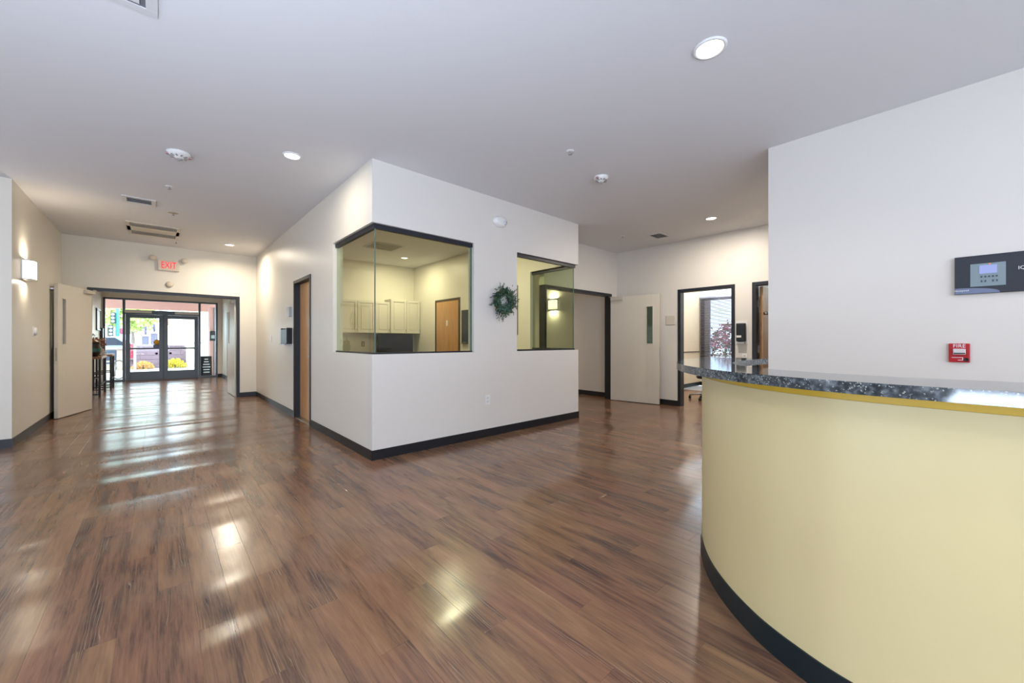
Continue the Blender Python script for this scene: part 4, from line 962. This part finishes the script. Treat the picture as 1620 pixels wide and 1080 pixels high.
for x, w_, h_, label in ((-0.66, 0.36, 1.55, 'slim grey-violet gate pier far behind the block wall, left'), (-0.20, 0.40, 1.75, 'taller grey-violet gate pier far behind the block wall, right')):
    t = thing('gate_pier', (x, 38, 0), label, 'pier'); GPM = mat('pier_violet', '4c4860', 0.8)
    box('shaft', GPM, x-w_/2, x+w_/2, 37.7, 38.3, -0.03, h_, t, bevel=0.02); box('cap', mat('pale_coping', '9c8c94', 0.8), x-w_/2-0.05, x+w_/2+0.05, 37.65, 38.35, h_, h_+0.12, t)
    MB().tube([(x, 38, h_+0.12), (x, 38, h_+0.7)], 0.07, 8).build('finial', GPM, t)
# near the glass: folding cart, red banner, chalk board
wk = thing('wheelchair', (-1.0, 17.5, 0), 'grey folded wheelchair outside the left side glass', 'wheelchair')
MB().lathe([(0.30, -0.015), (0.32, 0), (0.30, 0.015), (0.28, 0)]+[(0.30, -0.015)], (-0.93, 17.7, 0.29), 24, Matrix.Rotation(PI/2, 4, 'Y') @ Matrix.Rotation(0.5, 4, 'X')).build('wheel', GREY, wk)
MB().lathe([(0.30, -0.015), (0.32, 0), (0.30, 0.015), (0.28, 0)]+[(0.30, -0.015)], (-1.35, 17.8, 0.29), 24, Matrix.Rotation(PI/2, 4, 'Y')).build('wheel', GREY, wk)
m = MB()
for x in (-1.28, -1.0): m.tube([(x, 17.45, 0.1), (x, 17.5, 0.5), (x, 17.9, 0.52), (x, 18.0, 0.95), (x, 18.12, 0.97)], 0.014, 6); m.tube([(x, 17.9, 0.3), (x, 17.9, 0.52)], 0.014, 6)
m.build('frame', CHROME, wk); box('seat', mat('seat_blue_grey', '5a6478', 0.7), -1.28, -1.0, 17.5, 17.9, 0.49, 0.53, wk); box('backrest', mat('seat_blue_grey', '5a6478', 0.7), -1.28, -1.0, 17.93, 17.96, 0.58, 0.92, wk)
rb = thing('feather_banner', (-0.65, 21, 0), 'red and white banner standing outside the left entry door', 'banner')
MB().tube([(-0.92, 21, -0.03), (-0.92, 21, 1.25)], 0.015, 6).build('pole', WHITE, rb); box('flag', mat('sign_red', 'd0405c', 0.5), -0.88, -0.70, 20.99, 21.01, 0.55, 1.1, rb); box('flag_border', WHITE, -0.70, -0.63, 20.99, 21.01, 0.0, 1.1, rb)
ab = thing('sandwich_board', (1.3, 17.2, 0), 'black folding chalk board outside the right side glass', 'board')
for s, r_ in ((1, 0.13), (-1, -0.13)):
    M = Matrix.Translation(Vector((1.24, 17.2-s*0.13, -0.03))) @ Matrix.Rotation(-r_, 4, 'X')
    m = MB(); m.box(-0.15, 0.15, -0.01, 0.01, 0.02, 0.72, M); m.build('panel', BLACK, ab, bevel=0.003)
m = MB()
for k in range(6):
    M = Matrix.Translation(Vector((1.24, 17.2-0.13, -0.03))) @ Matrix.Rotation(-0.13, 4, 'X'); w_ = rnd.uniform(0.04, 0.11)
    m.box(-w_, w_, -0.013, -0.0105, 0.15+k*0.09, 0.18+k*0.09, M)
m.build('chalk_marks', WHITE, ab)

# outside the blind window: flowering bush and bright yard wall
bs = thing('flowering_bush', (12.6, 3.9, -0.03), 'pink flowering bush outside the window with the blinds', 'bush')
mm = MB(); mg = MB()
for j in range(5200):
    p = Vector((rnd.uniform(-0.5, 0.5), rnd.uniform(-1.7, 1.5), 1.85-abs(rnd.gauss(0, 0.75))))
    if p.z > 1.5+0.33*math.sin(p.y*3+1) or p.z < 0.2: continue
    pink = rnd.random() < (0.18+0.35*(p.z > 1.0))
    leafq(mm if pink else mg, p, Vector((rnd.uniform(-1, 1), rnd.uniform(-1, 1), rnd.uniform(-1, 1))), Vector((-1, rnd.uniform(-1, 1), rnd.uniform(-1, 1))), 0.085, 0.03)
mm.build('flowers', mat('flower_pink', 'cf7480', 0.7), bs, local=True)['kind'] = 'stuff'; mg.build('foliage', mat('bush_olive', '8a8468', 0.8), bs, local=True)['kind'] = 'stuff'
mm = MB()
for j in range(9): mm.tube([(0, -1.2+j*0.3, 0), (rnd.uniform(-.3, .3), -1.2+j*0.3+rnd.uniform(-.2, .2), 1.3)], 0.015, 5)
mm.build('stems', BRN, bs, local=True)
